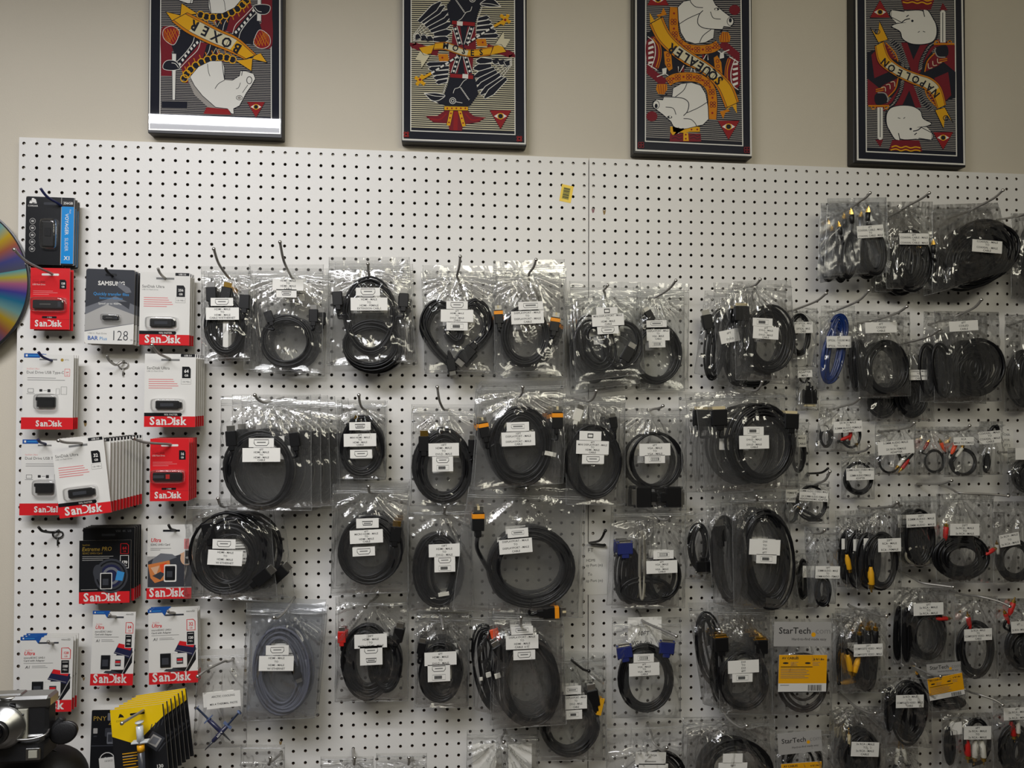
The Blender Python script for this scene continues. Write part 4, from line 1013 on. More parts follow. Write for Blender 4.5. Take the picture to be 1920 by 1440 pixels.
g = G(); g.tube(cr([U(-10, 1386, D+.012), U(50, 1387, D+.014), U(84, 1378, D+.006), U(92, 1366, D-.008)], 8), .0022, 'alu', 8); g.build('bed_rail', o)
# second dark device under it
o = thing('camera_case', 'black leather camera case with a small silver window under the old camera', 'camera case', U(20, 1430, D))
g = G(); cbox(g, -60, 1392, 78, 1432, D-.045, D+.008, 'leather', .3); g.build('case_body', o)
g = G(); cbox(g, 48, 1404, 74, 1425, D+.008, D+.011, 'alu', .3); g.build('window_frame', o)
g = G(); cbox(g, 53, 1408, 69, 1421, D+.011, D+.012, 'plate', .2); g.build('window', o)
g = G()
g.tube(cr([U(60, 1392, D-.01), U(84, 1380, D-.015), U(104, 1362, D-.02), U(118, 1346, D-.024)], 6), .007, 'leather', 8); g.build('strap', o)
o = thing('lens_hood_flap', 'open round leather flap beside the old camera', 'leather flap', U(122, 1372, D-.02))
g = G(); p = U(122, 1371, D-.02); n = 32; vs = []
for k_, (sx_, sz_, yy) in enumerate(((.023,.018,0),(.024,.0195,-.006),(.020,.016,-.009))):
    for i in range(n):
        t = 2*PI*i/n; u, v = sx_*math.cos(t), sz_*math.sin(t); ca, sa = math.cos(.35), math.sin(.35); vs.append((p.x+u*ca-v*sa, p.y+yy, p.z+u*sa+v*ca))
g.add(vs, [(k_*n+i, k_*n+(i+1) % n, (k_+1)*n+(i+1) % n, (k_+1)*n+i) for k_ in range(2) for i in range(n)] + [tuple(2*n+i for i in range(n))], 'leather', True); g.build('flap', o)
g = G(); g.tube(cr([(p.x + .0235*math.cos(t)*math.cos(.35) - .0185*math.sin(t)*math.sin(.35), p.y-.006, p.z + .0235*math.cos(t)*math.sin(.35) + .0185*math.sin(t)*math.cos(.35)) for t in [i*PI/8 - 2.2 for i in range(10)]], 4), .0012, 'alud', 6); g.build('metal_edge', o)
# big dark pouch behind
o = thing('leather_pouch', 'large rounded dark leather pouch at the bottom left corner', 'pouch', U(70, 1460, D-.07))
g = G(); p = U(70, 1478, D-.075); vs = []; nu_, nv_ = 40, 20
for j in range(nv_+1):
    for i in range(nu_):
        t, f = 2*PI*i/nu_, -PI/2 + PI*j/nv_; e_ = .75
        cx_, sx_ = math.cos(t)*math.cos(f), math.sin(f)
        vs.append((p.x + .088*math.copysign(abs(cx_)**e_, cx_), p.y + .05*math.sin(t)*math.cos(f), p.z + .078*math.copysign(abs(sx_)**.85, sx_)))
g.add(vs, [(j*nu_+i, j*nu_+(i+1) % nu_, (j+1)*nu_+(i+1) % nu_, (j+1)*nu_+i) for j in range(nv_) for i in range(nu_)], 'leather', True); g.build('pouch', o)
g = G(); g.tube(cr([(p.x + .0885*math.cos(t), p.y-.012, p.z + .079*math.sin(t)) for t in [i*PI/12 for i in range(13)]], 3), .0012, 'blk2', 6); g.build('seam', o)
zf = p.z - .078
g = G(); g.box((-.55, -.40, zf-.03), (.35, -.14, zf-.0005), 'shelf'); tag(g.build('display_shelf', None, (-.1, -.27, zf)), 'dark shelf just below the picture carrying the old camera', 'shelf')

# ------------------------------------------------------------------ four card-style wall plaques above the board
PD = .004
def plaque(label, bl, br, tilt_fix=0):
    """11 x 17 inch printed board with black edges; bl/br = lower corners in the photo"""
    a, b = U(*bl, PD), U(*br, PD); z = (a.z+b.z)/2; W_ = b.x-a.x; H_ = W_*17/11
    o = thing('wall_plaque', label, 'wall art', ((a.x+b.x)/2, -PD, z)); o['group'] = 'playing card style plaques in a row'
    g = G(); g.obox(((a.x+b.x)/2, (.024-PD)/2, z+H_/2), Vector((W_/2,0,0)), Vector((0,(.0235+PD)/2,0)), Vector((0,0,H_/2)), 'pedge', .08)
    g.build('plaque_board', o)
    return o, a.x, b.x, z, z+H_
def plaque_art(o, ox, oy, sc, centre):
    g = G()
    def fn(x, y, l=0): 
        p = U(ox + x/sc, oy + y/sc, PD); return (p.x, -PD - .0003 - l*.45, p.z)
    A = Art(g, fn, 1); A.g_ = g
    cx, cy = centre
    class S2:      # draws each shape twice, turned half round the centre, like a court card
        def _f(s, p): return (2*cx-p[0], 2*cy-p[1])
        def poly(s, pts, k): A.poly(pts, k); A.poly([s._f(p) for p in pts], k)
        def line(s, pts, w, k, closed=False): A.line(pts, w, k, closed); A.line([s._f(p) for p in pts], w, k, closed)
        def curve(s, pts, w, k, closed=False): q = cr(pts, 5, closed); s.line(q, w, k, closed)
        def blob(s, pts, k, edge=None, w=4):
            q = cr(pts, 5, True); s.poly(q, k)
            if edge: s.line(q, w, edge, True)
        def disc(s, x, y, r, k, ry=None): A.disc(x, y, r, k, ry); A.disc(2*cx-x, 2*cy-y, r, k, ry)
        def ring(s, x, y, r, w, k, ry=None): A.ring(x, y, r, w, k, 18, ry); A.ring(2*cx-x, 2*cy-y, r, w, k, 18, ry)
    return g, A, S2()
def backdrop(A, outer, inner, top, hatch_k='pgrey', dy=17.5, lw=7):
    """outer/inner = (x left bottom, x right bottom, x left at top, x right at top, y bottom left, y bottom right)"""
    def quad(f, k):
        xl, xr, tl, tr, yl, yr = f; A.poly([(tl, top), (xl, yl), (xr, yr), (tr, top)], k)
    quad(outer, 'pwhite'); w = 14
    xl, xr, tl, tr, yl, yr = outer; quad((xl+w, xr-w, tl+w, tr-w, yl-w, yr-w), 'pblack')
    quad(inner, 'pwhite'); xl, xr, tl, tr, yl, yr = inner; w = 9; I = (xl+w, xr-w, tl+w, tr-w, yl-w, yr-w); quad(I, 'pblack')
    y = top + dy
    h = A.lift()
    while y < I[4] - 24:
        f = (y-top)/(I[4]-top); x0 = I[2]+(I[0]-I[2])*f; x1 = I[3]+(I[1]-I[3])*f; sl = (I[5]-I[4])*f
        A.g.add([A.fn(x0, y, h), A.fn(x0, y+lw, h), A.fn(x1, y+sl+lw, h), A.fn(x1, y+sl, h)], [(0,1,2,3)], hatch_k); y += dy
    return I
def eye_triangle(S_, A, x, y, s, up=False):
    S_.poly([(x-s, y-s*.75), (x+s, y-s*.75), (x, y+s)], 'pred2'); S_.line([(x-s, y-s*.75), (x+s, y-s*.75), (x, y+s)], s*.05, 'pblack', True)
    S_.poly([(x-s*.6, y-s*.2), (x-s*.2, y-s*.45), (x+s*.2, y-s*.45), (x+s*.6, y-s*.2), (x+s*.2, y+.02*s), (x-s*.2, y+.02*s)], 'pwhite')
    S_.disc(x, y-s*.2, s*.25, 'pblack'); S_.ring(x, y-s*.2, s*.26, s*.08, 'pgold')
def ribbon(A, top_e, bot_e, word, wp, size, mid):
    tp, bt = cr(top_e, 6), cr(bot_e, 6); A.poly(tp + bt[::-1], 'pgold2')
    def mixe(f): return [a.lerp(b, f) for a, b in zip(tp, bt)]
    A.poly(mixe(.14) + mixe(.86)[::-1], 'pgold'); n = len(tp); a, b = int(n*mid[0]), int(n*mid[1])
    A.poly(mixe(.14)[a:b] + mixe(.86)[a:b][::-1], 'pcream')
    for f in (0, .14, .86, 1): A.line(mixe(f), size*.035, 'pblack')
    for e in (0, -1): A.line([tp[e], bt[e]], size*.05, 'pblack')
    A.wordpath(word, wp, size, 'pblack', .03, .9)

# 1: horse
o, *_ = plaque('leftmost plaque with a white horse head and a bright lamp reflection along its bottom', (277,251), (529,257))
g, A, T = plaque_art(o, 260, 0, 5.333, (780, 375))
backdrop(A, (100, 1420, 118, 1418, 1300, 1342), (208, 1332, 222, 1326, 1175, 1205), -850)
T.blob([(225,300),(330,270),(405,330),(360,470),(240,640)], 'pred'); T.poly([(225,300),(330,260),(330,760),(225,760)], 'pred')
T.poly([(330,460),(420,300),(560,330),(620,420),(420,660),(380,600)], 'pblack'); T.poly([(420,660),(620,420),(700,440),(740,500),(980,600),(700,640),(540,760),(480,840)], 'pred')
T.curve([(560,350),(540,430),(460,540),(380,620)], 6, 'pwhite'); T.curve([(620,410),(590,500),(500,590),(415,680)], 6, 'pwhite')
for i in range(7): x, y = 412+(i*29), 630-(i*36) + (i-3)**2*1.5; T.poly([(x-15,y),(x,y-19),(x+15,y),(x,y+19)], 'pwhite')
T.poly([(680,450),(760,420),(800,450),(770,560),(640,590)], 'pblack'); T.curve([(720,440),(700,520),(665,570)], 5, 'pwhite'); T.line([(740,545),(775,480),(800,545)], 7, 'pcream')
T.blob([(250,300),(330,262),(400,300),(405,350),(350,450),(255,390)], 'pred2', 'pwhite', 5)
for i in range(5): T.line([(255+i*32,290),(330+i*20,440-i*20)], 5, 'pgold2'); T.line([(390-i*32,280+i*8),(300-i*8,430-i*6)], 5, 'pgold2')
# hammer and hand
T.poly([(333,540),(378,540),(366,1000),(338,1000)], 'pwhite'); T.line([(333,540),(378,540),(366,1000),(338,1000)], 5, 'pblack', True)
T.blob([(250,640),(290,606),(360,610),(405,650),(410,690),(330,705),(250,690)], 'pblack', 'pwhite', 5); T.curve([(330,630),(370,640),(400,680)], 6, 'pwhite')
A.poly([(230,1010),(490,1015),(488,1090),(230,1085)], 'pblack'); A.line([(230,1010),(490,1015),(488,1090),(230,1085)], 5, 'pgrey', True)
# collar
pts = cr([(450,800),(500,720),(600,640),(720,590),(850,575),(960,605)], 4)
T.line(pts, 60, 'pblack')
for i, p in enumerate(pts[1:-1:2]): T.ring(p.x, p.y, 36, 10, 'pgold'); T.line([(p.x-8, p.y-40), (p.x-20, p.y-75)], 9, 'pgold2')
# head, turned down
T.poly([(490,790),(530,760),(640,900),(760,1060),(900,1100),(860,1120),(690,1070),(560,950)], 'pgrey')
for i in range(16): T.line([(500+i*18,800+i*17),(560+i*18,800+i*19)], 4, 'pblack')
H = [(515,770),(600,670),(720,612),(840,612),(860,680),(860,800),(940,805),(1010,760),(1020,712),(1070,712),(1150,740),(1168,790),(1130,860),(1080,930),(1010,1060),(950,1090),(955,1140),(930,1140),(890,1090),(770,1075),(640,960),(560,860)]
T.poly(H, 'pwhite'); T.line(H, 6, 'pblack', True)
T.curve([(835,612),(845,700),(860,800)], 7, 'pblack'); T.curve([(860,805),(800,840),(765,890)], 6, 'pblack'); T.curve([(690,640),(700,720),(715,765)], 5, 'pblack')
T.ring(1108, 805, 26, 7, 'pblack', 36); T.disc(1008, 980, 18, 'pgrey', 14); T.ring(1008, 980, 30, 5, 'pblack', 22); T.curve([(1020,830),(1000,880),(975,890)], 5, 'pblack'); T.curve([(1095,850),(1060,900),(1040,930)], 5, 'pblack'); T.line([(1040,712),(1030,760)], 6, 'pblack')
A.poly([(660,1120),(680,1075),(900,1095),(925,1150),(650,1140)], 'pred2')
T.poly([(430,35),(590,140),(500,150),(420,165)], 'pgold'); T.poly([(272,120),(420,155),(400,190),(335,215)], 'pgold'); T.line([(430,35),(590,140)], 6, 'pblack'); T.line([(272,120),(420,155)], 6, 'pblack'); T.line([(272,120),(335,210)], 6, 'pblack'); T.line([(430,35),(420,150)], 6, 'pblack')
ribbon(A, [(490,130),(640,205),(820,300),(1000,385),(1180,550)], [(330,215),(480,330),(700,440),(900,520),(1060,598)], 'BOXER', [(1062,478),(925,398),(790,325),(650,255),(528,190)], 138, (.25,.78))
eye_triangle(T, A, 1175, 1090, 90)
g.build('printed_art', o)

# 2: raven
o, *_ = plaque('plaque with a black raven and a gold cross, second from the left', (753,267), (987,273))
g, A, T = plaque_art(o, 740, 0, 4.966, (632, 467))
backdrop(A, (70, 1222, 75, 1210, 1305, 1345), (145, 1125, 152, 1118, 1222, 1258), -800, 'pcream', 19, 9)
T.poly([(545,230),(750,230),(760,500),(620,520),(530,420)], 'pred'); T.poly([(610,240),(680,240),(640,470)], 'pblack')
for x0, x1 in ((560,610),(720,665)):
    T.line([(x0,250),(x1,420)], 46, 'pwhite'); T.line([(x0,250),(x1,420)], 34, 'pblack')
    for i in range(4): f = (i+.5)/4; T.disc(x0+(x1-x0)*f, 250+170*f, 11, 'pwhite')
T.poly([(770,260),(850,370),(860,430),(770,430),(750,330)], 'pgold2')
for i in range(3): T.disc(800+i*10, 320+i*38, 9, 'pred2')
T.curve([(860,440),(960,470),(1080,510),(1090,530)], 60, 'pred')
# long wing (lower right / upper left by symmetry)
wf = [((760,570),(905,565)),((735,640),(900,610)),((735,720),(930,640)),((740,790),(950,665)),((755,840),(980,690)),((800,880),(1010,720)),((835,915),(1040,730))]
for i, (a, b) in enumerate(wf):
    ax, ay = a; bx, by = b; dx, dy = bx-ax, by-ay; L = math.hypot(dx, dy); nx, ny = -dy/L*34, dx/L*34
    q = [(ax-nx*.3,ay-ny*.3),(ax+dx*.3-nx,ay+dy*.3-ny),(bx-nx*.5,by-ny*.5),(bx+nx*.5,by+ny*.5),(ax+dx*.3+nx,ay+dy*.3+ny),(ax+nx*.3,ay+ny*.3)]
    T.poly(q, 'pblack'); T.line(q, 6, 'pwhite', True)
for i in range(7): T.line([(905+i*16,575+i*24),(1092,548+i*9)], 5, 'pwhite'); 
for i in range(3): T.poly([(900+i*55,560+i*10),(960+i*55,545+i*8),(990+i*40,580+i*12),(930+i*50,600+i*14)], 'pblack'); T.curve([(905+i*55,575),(930+i*55,600+i*8),(985+i*45,585+i*12)], 5, 'pwhite')
for i in range(5): a, b = (510-i*4,590+i*40), (290+i*22,600+i*42); q = [(a[0],a[1]-16),(b[0]+30,b[1]-22),(b[0],b[1]),(b[0]+30,b[1]+22),(a[0],a[1]+16)]; T.poly(q, 'pblack'); T.line(q, 6, 'pwhite', True)
# body and head turned down
BH = [(520,680),(740,700),(760,780),(780,880),(700,990),(470,985),(400,960),(330,930),(275,870),(380,865),(460,880),(490,800)]
T.poly(BH, 'pblack'); T.line(BH[6:10], 6, 'pwhite'); T.curve([(275,870),(380,868),(460,885),(460,905),(400,940),(340,935),(275,870)], 6, 'pwhite'); T.curve([(275,870),(370,895),(460,900)], 5, 'pwhite')
for i in range(9): T.line([(605+i*9,815+i*13),(625+i*9,822+i*13),(615+i*9,830+i*13)], 5, 'pwhite')
T.ring(540, 940, 28, 6, 'pwhite'); T.ring(540, 940, 13, 6, 'pwhite'); T.curve([(545,870),(560,830),(600,815),(640,760),(670,740)], 5, 'pwhite'); T.line([(570,950),(630,960)], 5, 'pwhite')
for i in range(8): T.line([(500-i*5,740+i*17),(488-i*6,748+i*17),(494-i*6,756+i*17)], 5, 'pwhite')
T.line([(518,705),(730,722)], 34, 'pred2'); T.poly([(632,690),(685,695),(683,735),(630,730)], 'pwhite')
# crown
T.poly([(290,1085),(400,1080),(470,1030),(680,1035),(740,1085),(850,1095),(780,1140),(640,1160),(625,1220),(510,1215),(500,1150),(360,1140)], 'pred'); T.curve([(330,1110),(420,1115),(480,1060)], 14, 'pred2'); T.curve([(800,1110),(720,1120),(660,1060)], 14, 'pred2')
T.line([(570,1040),(565,1215)], 40, 'pred2')
for a, b in (((530,1030),(500,1170)),((605,1030),(645,1178))): T.line([a, b], 40, 'pblack'); T.line([a, b], 32, 'pgold'); [T.disc(a[0]+(b[0]-a[0])*f, a[1]+(b[1]-a[1])*f, 8, 'pred2') for f in (.2,.5,.8)]
T.line([(458,1010),(685,1014)], 44, 'pblack'); T.line([(462,1010),(682,1014)], 34, 'pgold'); [T.disc(490+i*42, 1011, 8, 'pred2') for i in range(5)]
# staff and cross
T.line([(600,520),(330,690)], 24, 'pblack'); 
for i in range(6): T.line([(590-i*44,527+i*28),(560-i*44,546+i*28)], 17, 'pwhite')
T.line([(340,685),(235,745)], 34, 'pblack'); T.line([(340,685),(235,745)], 24, 'pgold'); T.line([(190,720),(280,790)], 30, 'pgold'); T.line([(262,700),(205,795)], 30, 'pgold'); T.disc(236, 745, 12, 'pred2')
T.poly([(225,450),(370,420),(340,500),(270,515)], 'pgold'); T.poly([(235,485),(330,520),(250,640),(245,570),(190,560)], 'pcream'); T.line([(225,450),(270,515),(330,520),(250,640)], 5, 'pblack')
ribbon(A, [(375,400),(480,395),(580,430),(660,460),(760,460),(915,435)], [(360,470),(460,468),(560,500),(640,525),(740,535),(890,520)], 'MOSES', [(430,452),(520,464),(620,500),(720,522),(850,512)], 78, (.2,.68))
eye_triangle(T, A, 985, 1105, 100)
for x, y in ((108,1255),(1160,1295)): A.ring(x, y, 16, 9, 'pred2'); A.ring(x-14,y-14,9,6,'pred2'); A.ring(x+14,y+14,9,6,'pred2'); A.ring(x+14,y-14,9,6,'pred2'); A.ring(x-14,y+14,9,6,'pred2')
g.build('printed_art', o)

# 3: farm animal with flower
o, *_ = plaque('plaque with a white snouted animal and gold flower, third from the left', (1188,289), (1410,295))
g, A, T = plaque_art(o, 1180, 0, 4.646, (555, 552))
backdrop(A, (52, 1066, 50, 1052, 1315, 1360), (135, 992, 140, 968, 1235, 1275), -750, 'pgrey', 17, 7)
T.poly([(150,290),(260,230),(420,480),(520,560),(400,700),(150,560)], 'pblack'); T.blob([(150,360),(260,320),(270,480),(250,600),(160,560)], 'pred')
for i in range(5): T.poly([(165,370+i*42),(205,352+i*46),(215,372+i*44),(165,392+i*42)], 'pwhite')
T.curve([(160,320),(215,370),(225,480),(190,590)], 7, 'pwhite'); T.curve([(210,330),(260,400),(265,500),(240,590)], 26, 'pgold2'); T.curve([(215,330),(262,400),(268,500),(242,590)], 10, 'pred')
T.poly([(150,560),(330,700),(290,760),(150,640)], 'pred'); T.line([(160,560),(240,610)], 8, 'pwhite'); T.line([(240,670),(310,640),(360,675)], 8, 'pwhite'); T.poly([(285,600),(325,590),(320,640),(290,650)], 'pwhite')
T.poly([(415,590),(430,650),(470,560),(480,640),(440,660)], 'pred'); T.line([(425,580),(430,645),(475,570)], 8, 'pwhite'); T.line([(530,640),(545,590)], 7, 'pwhite'); T.line([(575,640),(560,590)], 7, 'pwhite')
T.poly([(300,450),(360,440),(375,600),(345,620),(310,560)], 'pgold2'); [T.ring(335+i*4, 480+i*45, 13, 6, 'pred') for i in range(3)]
# collar band
pts = cr([(335,715),(400,680),(520,670),(620,690),(700,760),(725,880),(718,1040)], 5)
T.line(pts, 86, 'pblack'); T.line(pts, 76, 'pgold2')
for i, p in enumerate(pts[2:-1:4]): [T.ring(p.x+a, p.y+b, 11, 5, 'pred') for a, b in ((-13,-13),(13,-13),(-13,13),(13,13))]
for p in pts[4:-1:4]: T.disc(p.x, p.y, 9, 'pred2')
H = [(378,770),(450,730),(540,720),(620,745),(665,820),(685,930),(690,1040),(640,1090),(590,1100),(420,1130),(380,1100),(360,1060),(290,1000),(230,955),(200,930),(205,890),(235,865),(290,872),(300,845),(370,845)]
T.poly(H, 'pwhite'); T.line(H, 7, 'pblack', True)
T.disc(232, 925, 13, 'pblack', 20); T.ring(232, 915, 28, 5, 'pblack', 36); T.curve([(300,845),(380,848),(470,860),(515,900),(505,970),(470,1010)], 7, 'pblack'); T.curve([(315,935),(380,945),(405,1000)], 6, 'pblack'); T.curve([(500,985),(600,940),(680,890)], 6, 'pblack'); T.curve([(500,730),(470,790),(400,845)], 6, 'pblack')
T.disc(350, 1022, 22, 'pblack', 12); T.disc(355, 1020, 9, 'pwhite'); T.poly([(470,1035),(540,1040),(580,1100),(480,1125),(440,1100)], 'pwhite'); T.curve([(470,1035),(540,1045),(580,1105),(480,1125)], 6, 'pblack'); T.poly([(430,1110),(465,1130),(400,1190),(378,1190)], 'pwhite'); T.line([(430,1110),(378,1190),(465,1130)], 5, 'pblack')
A.poly([(355,1165),(620,1165),(625,1235),(350,1235)], 'pred'); A.poly([(355,1105),(375,1105),(380,1150),(480,1160),(520,1150),(612,1150),(612,1108),(585,1105),(480,1128),(430,1120),(380,1185),(355,1150)], 'pgold'); A.poly([(470,1158),(510,1158),(516,1230),(468,1230)], 'pgold'); [A.disc(x, y, 8, 'pred2') for x, y in ((490,1175),(490,1210),(540,1130),(590,1130))]
for i in range(2): A.curve([(370,1185+i*25),(400,1175+i*25),(430,1190+i*25),(460,1180+i*25)], 5, 'pblack'); A.curve([(525,1185+i*25),(560,1175+i*25),(590,1190+i*25),(618,1180+i*25)], 5, 'pblack')
T.poly([(240,735),(325,735),(330,780),(300,825),(250,820),(230,780)], 'pgold2'); [T.line([(250+i*22,740),(262+i*15,820)], 5, 'pred') for i in range(4)]; T.line([(270,735),(275,700)], 8, 'pred'); T.curve([(250,830),(290,838),(340,815)], 7, 'pblack')
T.disc(195, 1015, 48, 'pred', 44)
T.poly([(175,112),(215,180),(270,145),(262,160),(180,205)], 'pgold'); T.poly([(295,68),(325,130),(250,150),(235,135),(275,120)], 'pgold2')
ribbon(A, [(290,150),(350,280),(450,390),(560,470),(700,560),(820,660),(900,750),(955,890)], [(172,215),(240,350),(350,465),(480,560),(600,620),(700,700),(770,790),(835,945)], 'SQUEALER', [(830,700),(760,640),(680,580),(600,530),(520,480),(440,430),(365,375)], 112, (.3,.74))
eye_triangle(T, A, 862, 1125, 95)
for x, y in ((100,1265),(1022,1308)): [A.ring(x+a, y+b, 12, 7, 'pred') for a, b in ((-12,-12),(12,-12),(-12,12),(12,12))]
g.build('printed_art', o)

# 4: pig with swords
o, *_ = plaque('rightmost plaque with a round white pig head and a sword', (1601,306), (1811,313))
g, A, T = plaque_art(o, 1590, 0, 4.364, (517, 615))
backdrop(A, (72, 958, 55, 930, 1312, 1352), (145, 892, 130, 870, 1245, 1280), -700, 'pgrey', 14.5, 6)
T.poly([(160,640),(240,640),(330,880),(300,910),(160,860)], 'pred'); T.poly([(155,430),(300,380),(560,640),(420,860),(300,760),(155,640)], 'pblack'); T.poly([(190,450),(240,400),(330,590),(215,640)], 'pred')
T.poly([(440,640),(500,600),(600,880),(440,880),(330,900),(420,760)], 'pred'); T.poly([(440,870),(500,740),(550,880)], 'pblack'); T.curve([(320,870),(420,740),(470,640),(560,560)], 30, 'pred')
for pts in (cr([(350,330),(420,400),(450,490),(440,560)], 5), cr([(300,890),(370,850),(430,740),(445,660)], 5)):
    T.line(pts, 34, 'pblack')
    for p in pts[::1]: T.line([(p.x-15,p.y+9),(p.x+15,p.y-9)], 5, 'pgrey')
T.poly([(310,350),(405,500),(330,470),(300,400)], 'pred'); T.curve([(305,350),(380,430),(408,505)], 9, 'pgold2'); [T.line([(322+i*14,395+i*22),(345+i*12,388+i*22)], 6, 'pgold2') for i in range(5)]
T.poly([(408,640),(380,740),(320,800),(230,740),(300,690)], 'pred'); T.curve([(408,640),(385,730),(325,795)], 9, 'pgold2'); [T.curve([(270+i*38,718-i*22),(300+i*38,715-i*22),(305+i*38,750-i*20)], 6, 'pcream') for i in range(3)]
T.line([(225,735),(290,720)], 8, 'pgold2'); T.line([(225,750),(290,738)], 8, 'pgold2')
T.blob([(225,770),(290,755),(325,800),(320,840),(240,860),(215,820)], 'pblack'); T.curve([(240,760),(300,765),(325,810),(318,835)], 9, 'pgrey')
# sword
T.poly([(238,880),(282,880),(282,1130),(262,1155),(240,1130)], 'pwhite'); T.line([(261,885),(261,1125)], 6, 'pblack'); T.poly([(222,1145),(285,1145),(262,1205)], 'pred')
T.line([(165,868),(335,868)], 14, 'pgold2'); [T.ring(x, 880, 15, 8, 'pgold2') for x in (205, 312)]
# head
T.blob([(310,960),(340,890),(420,865),(520,870),(590,910),(612,970),(680,1010),(640,1035),(560,1050),(680,1080),(680,1145),(570,1140),(430,1140),(330,1060)], 'pwhite', 'pblack', 7)
T.poly([(560,1045),(640,1040),(685,1090),(680,1148),(610,1130),(560,1140)], 'pwhite'); T.line([(600,1045),(685,1090),(680,1148),(575,1132)], 6, 'pblack')
T.poly([(340,1070),(370,1080),(412,1090),(420,1150),(380,1140)], 'pwhite'); T.curve([(315,900),(300,980),(330,1060),(380,1140),(420,1150),(410,1090)], 7, 'pblack')
T.disc(510, 1057, 10, 'pblack'); T.curve([(530,1075),(570,1065),(600,1040)], 8, 'pblack'); T.line([(540,1105),(560,1090)], 8, 'pblack'); T.line([(405,965),(425,972)], 5, 'pblack'); T.line([(450,972),(465,962)], 5, 'pblack')
T.poly([(360,1148),(580,1150),(605,1240),(330,1232)], 'pred')
for i in range(2): T.curve([(345+8-8*i,1205+i*25),(390,1195+i*25),(430,1210+i*25),(470,1200+i*25),(510,1212+i*25),(550,1204+i*25),(590,1212+i*25)], 10, 'pgold')
T.poly([(178,225),(245,350),(325,325),(255,175),(245,270),(225,285)], 'pgold'); T.line([(178,225),(245,350),(325,325),(255,175)], 6, 'pblack'); T.ring(238, 262, 20, 6, 'pblack')
ribbon(A, [(290,340),(340,470),(440,550),(560,600),(680,640),(760,720),(800,860)], [(215,380),(250,520),(380,620),(500,680),(620,730),(690,800),(725,895)], 'NAPOLEON', [(755,775),(690,705),(600,645),(500,600),(400,560),(320,495),(290,470)], 84, (.22,.82))
eye_triangle(T, A, 775, 1145, 82)
g.build('printed_art', o)

# ------------------------------------------------------------------ bagged cables, first row
HM = 'HDMI - MALE'; TC = '|TO|'
B('a small HDMI cable and white tab, first in the upper cable row', (378,499,470,671), .035, .011, [((424,612,42,57,dict(band=16,n=6)), [('hdmi',397,552,92),('hdmi',459,566,88)]), ((424,618,32,46,dict(band=10,n=3)), [('hdmig',424,552,80)])],
  [(416,566,42,15,1,'I:hdmi'), (417,588,62,23,1,HM+TC+HM+'|CABLE W/ETHERNET'), (423,630,10,54,0,'',.004)], (401,467,427,518))
B('a thin ringed cable, its label high, second in the upper row', ((467,496),(606,496),(604,697),(457,692)), .05, .011, [((536,640,54,53,dict(band=13,n=5)), [('hdmi',588,592,90,.9),('hdmi',505,594,110,.8)])],
  [(540,534,58,21,0,HM+TC+HM+'|CABLE'), (537,550,38,15,0,'I:usb')], (525,454,545,517), backs=[(10,3,.018,0)], bg='spare zip bag behind the thin ringed cable bag')
B('an HDMI extension cable whose label sits inside a tall black ring', ((617,482),(767,482),(780,676),(612,682)), .055, .012, [((695,590,52,75,dict(band=13,n=4)), [('hdmi',633,560,94),('hdmi',757,563,88)]), ((695,648,60,52,dict(band=16,n=5)),)],
  [(690,547,45,15,1,'I:hdmi'), (692,570,69,24,1,HM+'|TO|HDMI - FEMALE|EXTENSION CABLE')], (690,495,692,517))
B('a heart shaped HDMI to DVI cable', ((793,497),(930,499),(928,697),(796,694)), .05, .011, [((857,625,60,60,dict(band=14,n=5,path=[(851,686),(815,655),(790,612),(797,580),(817,563),(840,572),(848,600),(836,622),(860,640),(868,600),(876,570),(896,560),(917,578),(922,610),(905,640),(872,664)])), [('hdmis',876,664,-130,1.2),('hdmi',846,684,-80,.9)])],
  [(857,572,40,15,0,'I:hdmi'), (857,592,61,23,0,'6FT|'+HM+'|TO|DVI-D - MALE|CABLE'), (857,612,40,15,0,'I:dvi')], (863,481,857,517), backs=[(4,6,.016,1)], bg='spare zip bag behind the heart shaped cable bag')
B('a DisplayPort cable with two orange banded plugs, upper row', ((926,490),(1058,486),(1056,697),(928,697)), .062, .011, [((985,628,49,59,dict(band=15,n=6)), [('dp',935,594,94,.85),('dp',1040,608,82,.9)])],
  [(995,573,46,15,3,'I:dp'), (989,595,61,24,3,'DISPLAYPORT - MALE|TO|DISPLAYPORT - MALE|CABLE')], (1005,487,992,513), backs=[(6,8,.018,0),(14,10,.03,-1)], bg='spare zip bag behind the upper orange banded cable bag', )
B('a mini DisplayPort cable in two crossed loops, over the seam', ((1068,527),(1200,529),(1208,700),(1080,716)), .075, .012, [((1118,645,40,56,dict(band=26,n=9,tilt=-22)),), ((1166,645,40,48,dict(band=12,n=4,tilt=14)), [('hdmi',1176,664,60,1.1)])],
  [(1138,583,40,13,3,'I:mdp'), (1140,600,60,22,4,'MINI DISPLAYPORT - MALE|TO|'+HM+'|CABLE'), (1140,619,40,14,4,'I:hdmi')], (1139,535,1132,544), 'filmcalm', backs=[(-2,18,.02,1),(12,12,.035,-3),(2,24,.045,0)], bg='spare zip bag behind the crossed loop cable bag')
B('a DisplayPort to VGA cable half hidden by the crossed loop bag', ((1196,530),(1292,532),(1290,729),(1200,728)), .032, .010, [((1230,663,50,60,dict(band=13,n=7)), [('hdmi',1218,592,120,.8)])],
  [(1231,607,38,13,2,'I:dp'), (1234,628,43,21,2,'DISPLAYPORT - MALE|TO|VGA - MALE|CABLE'), (1232,645,31,13,2,'I:vga')], (1267,526,1232,556), 'filmcalm')
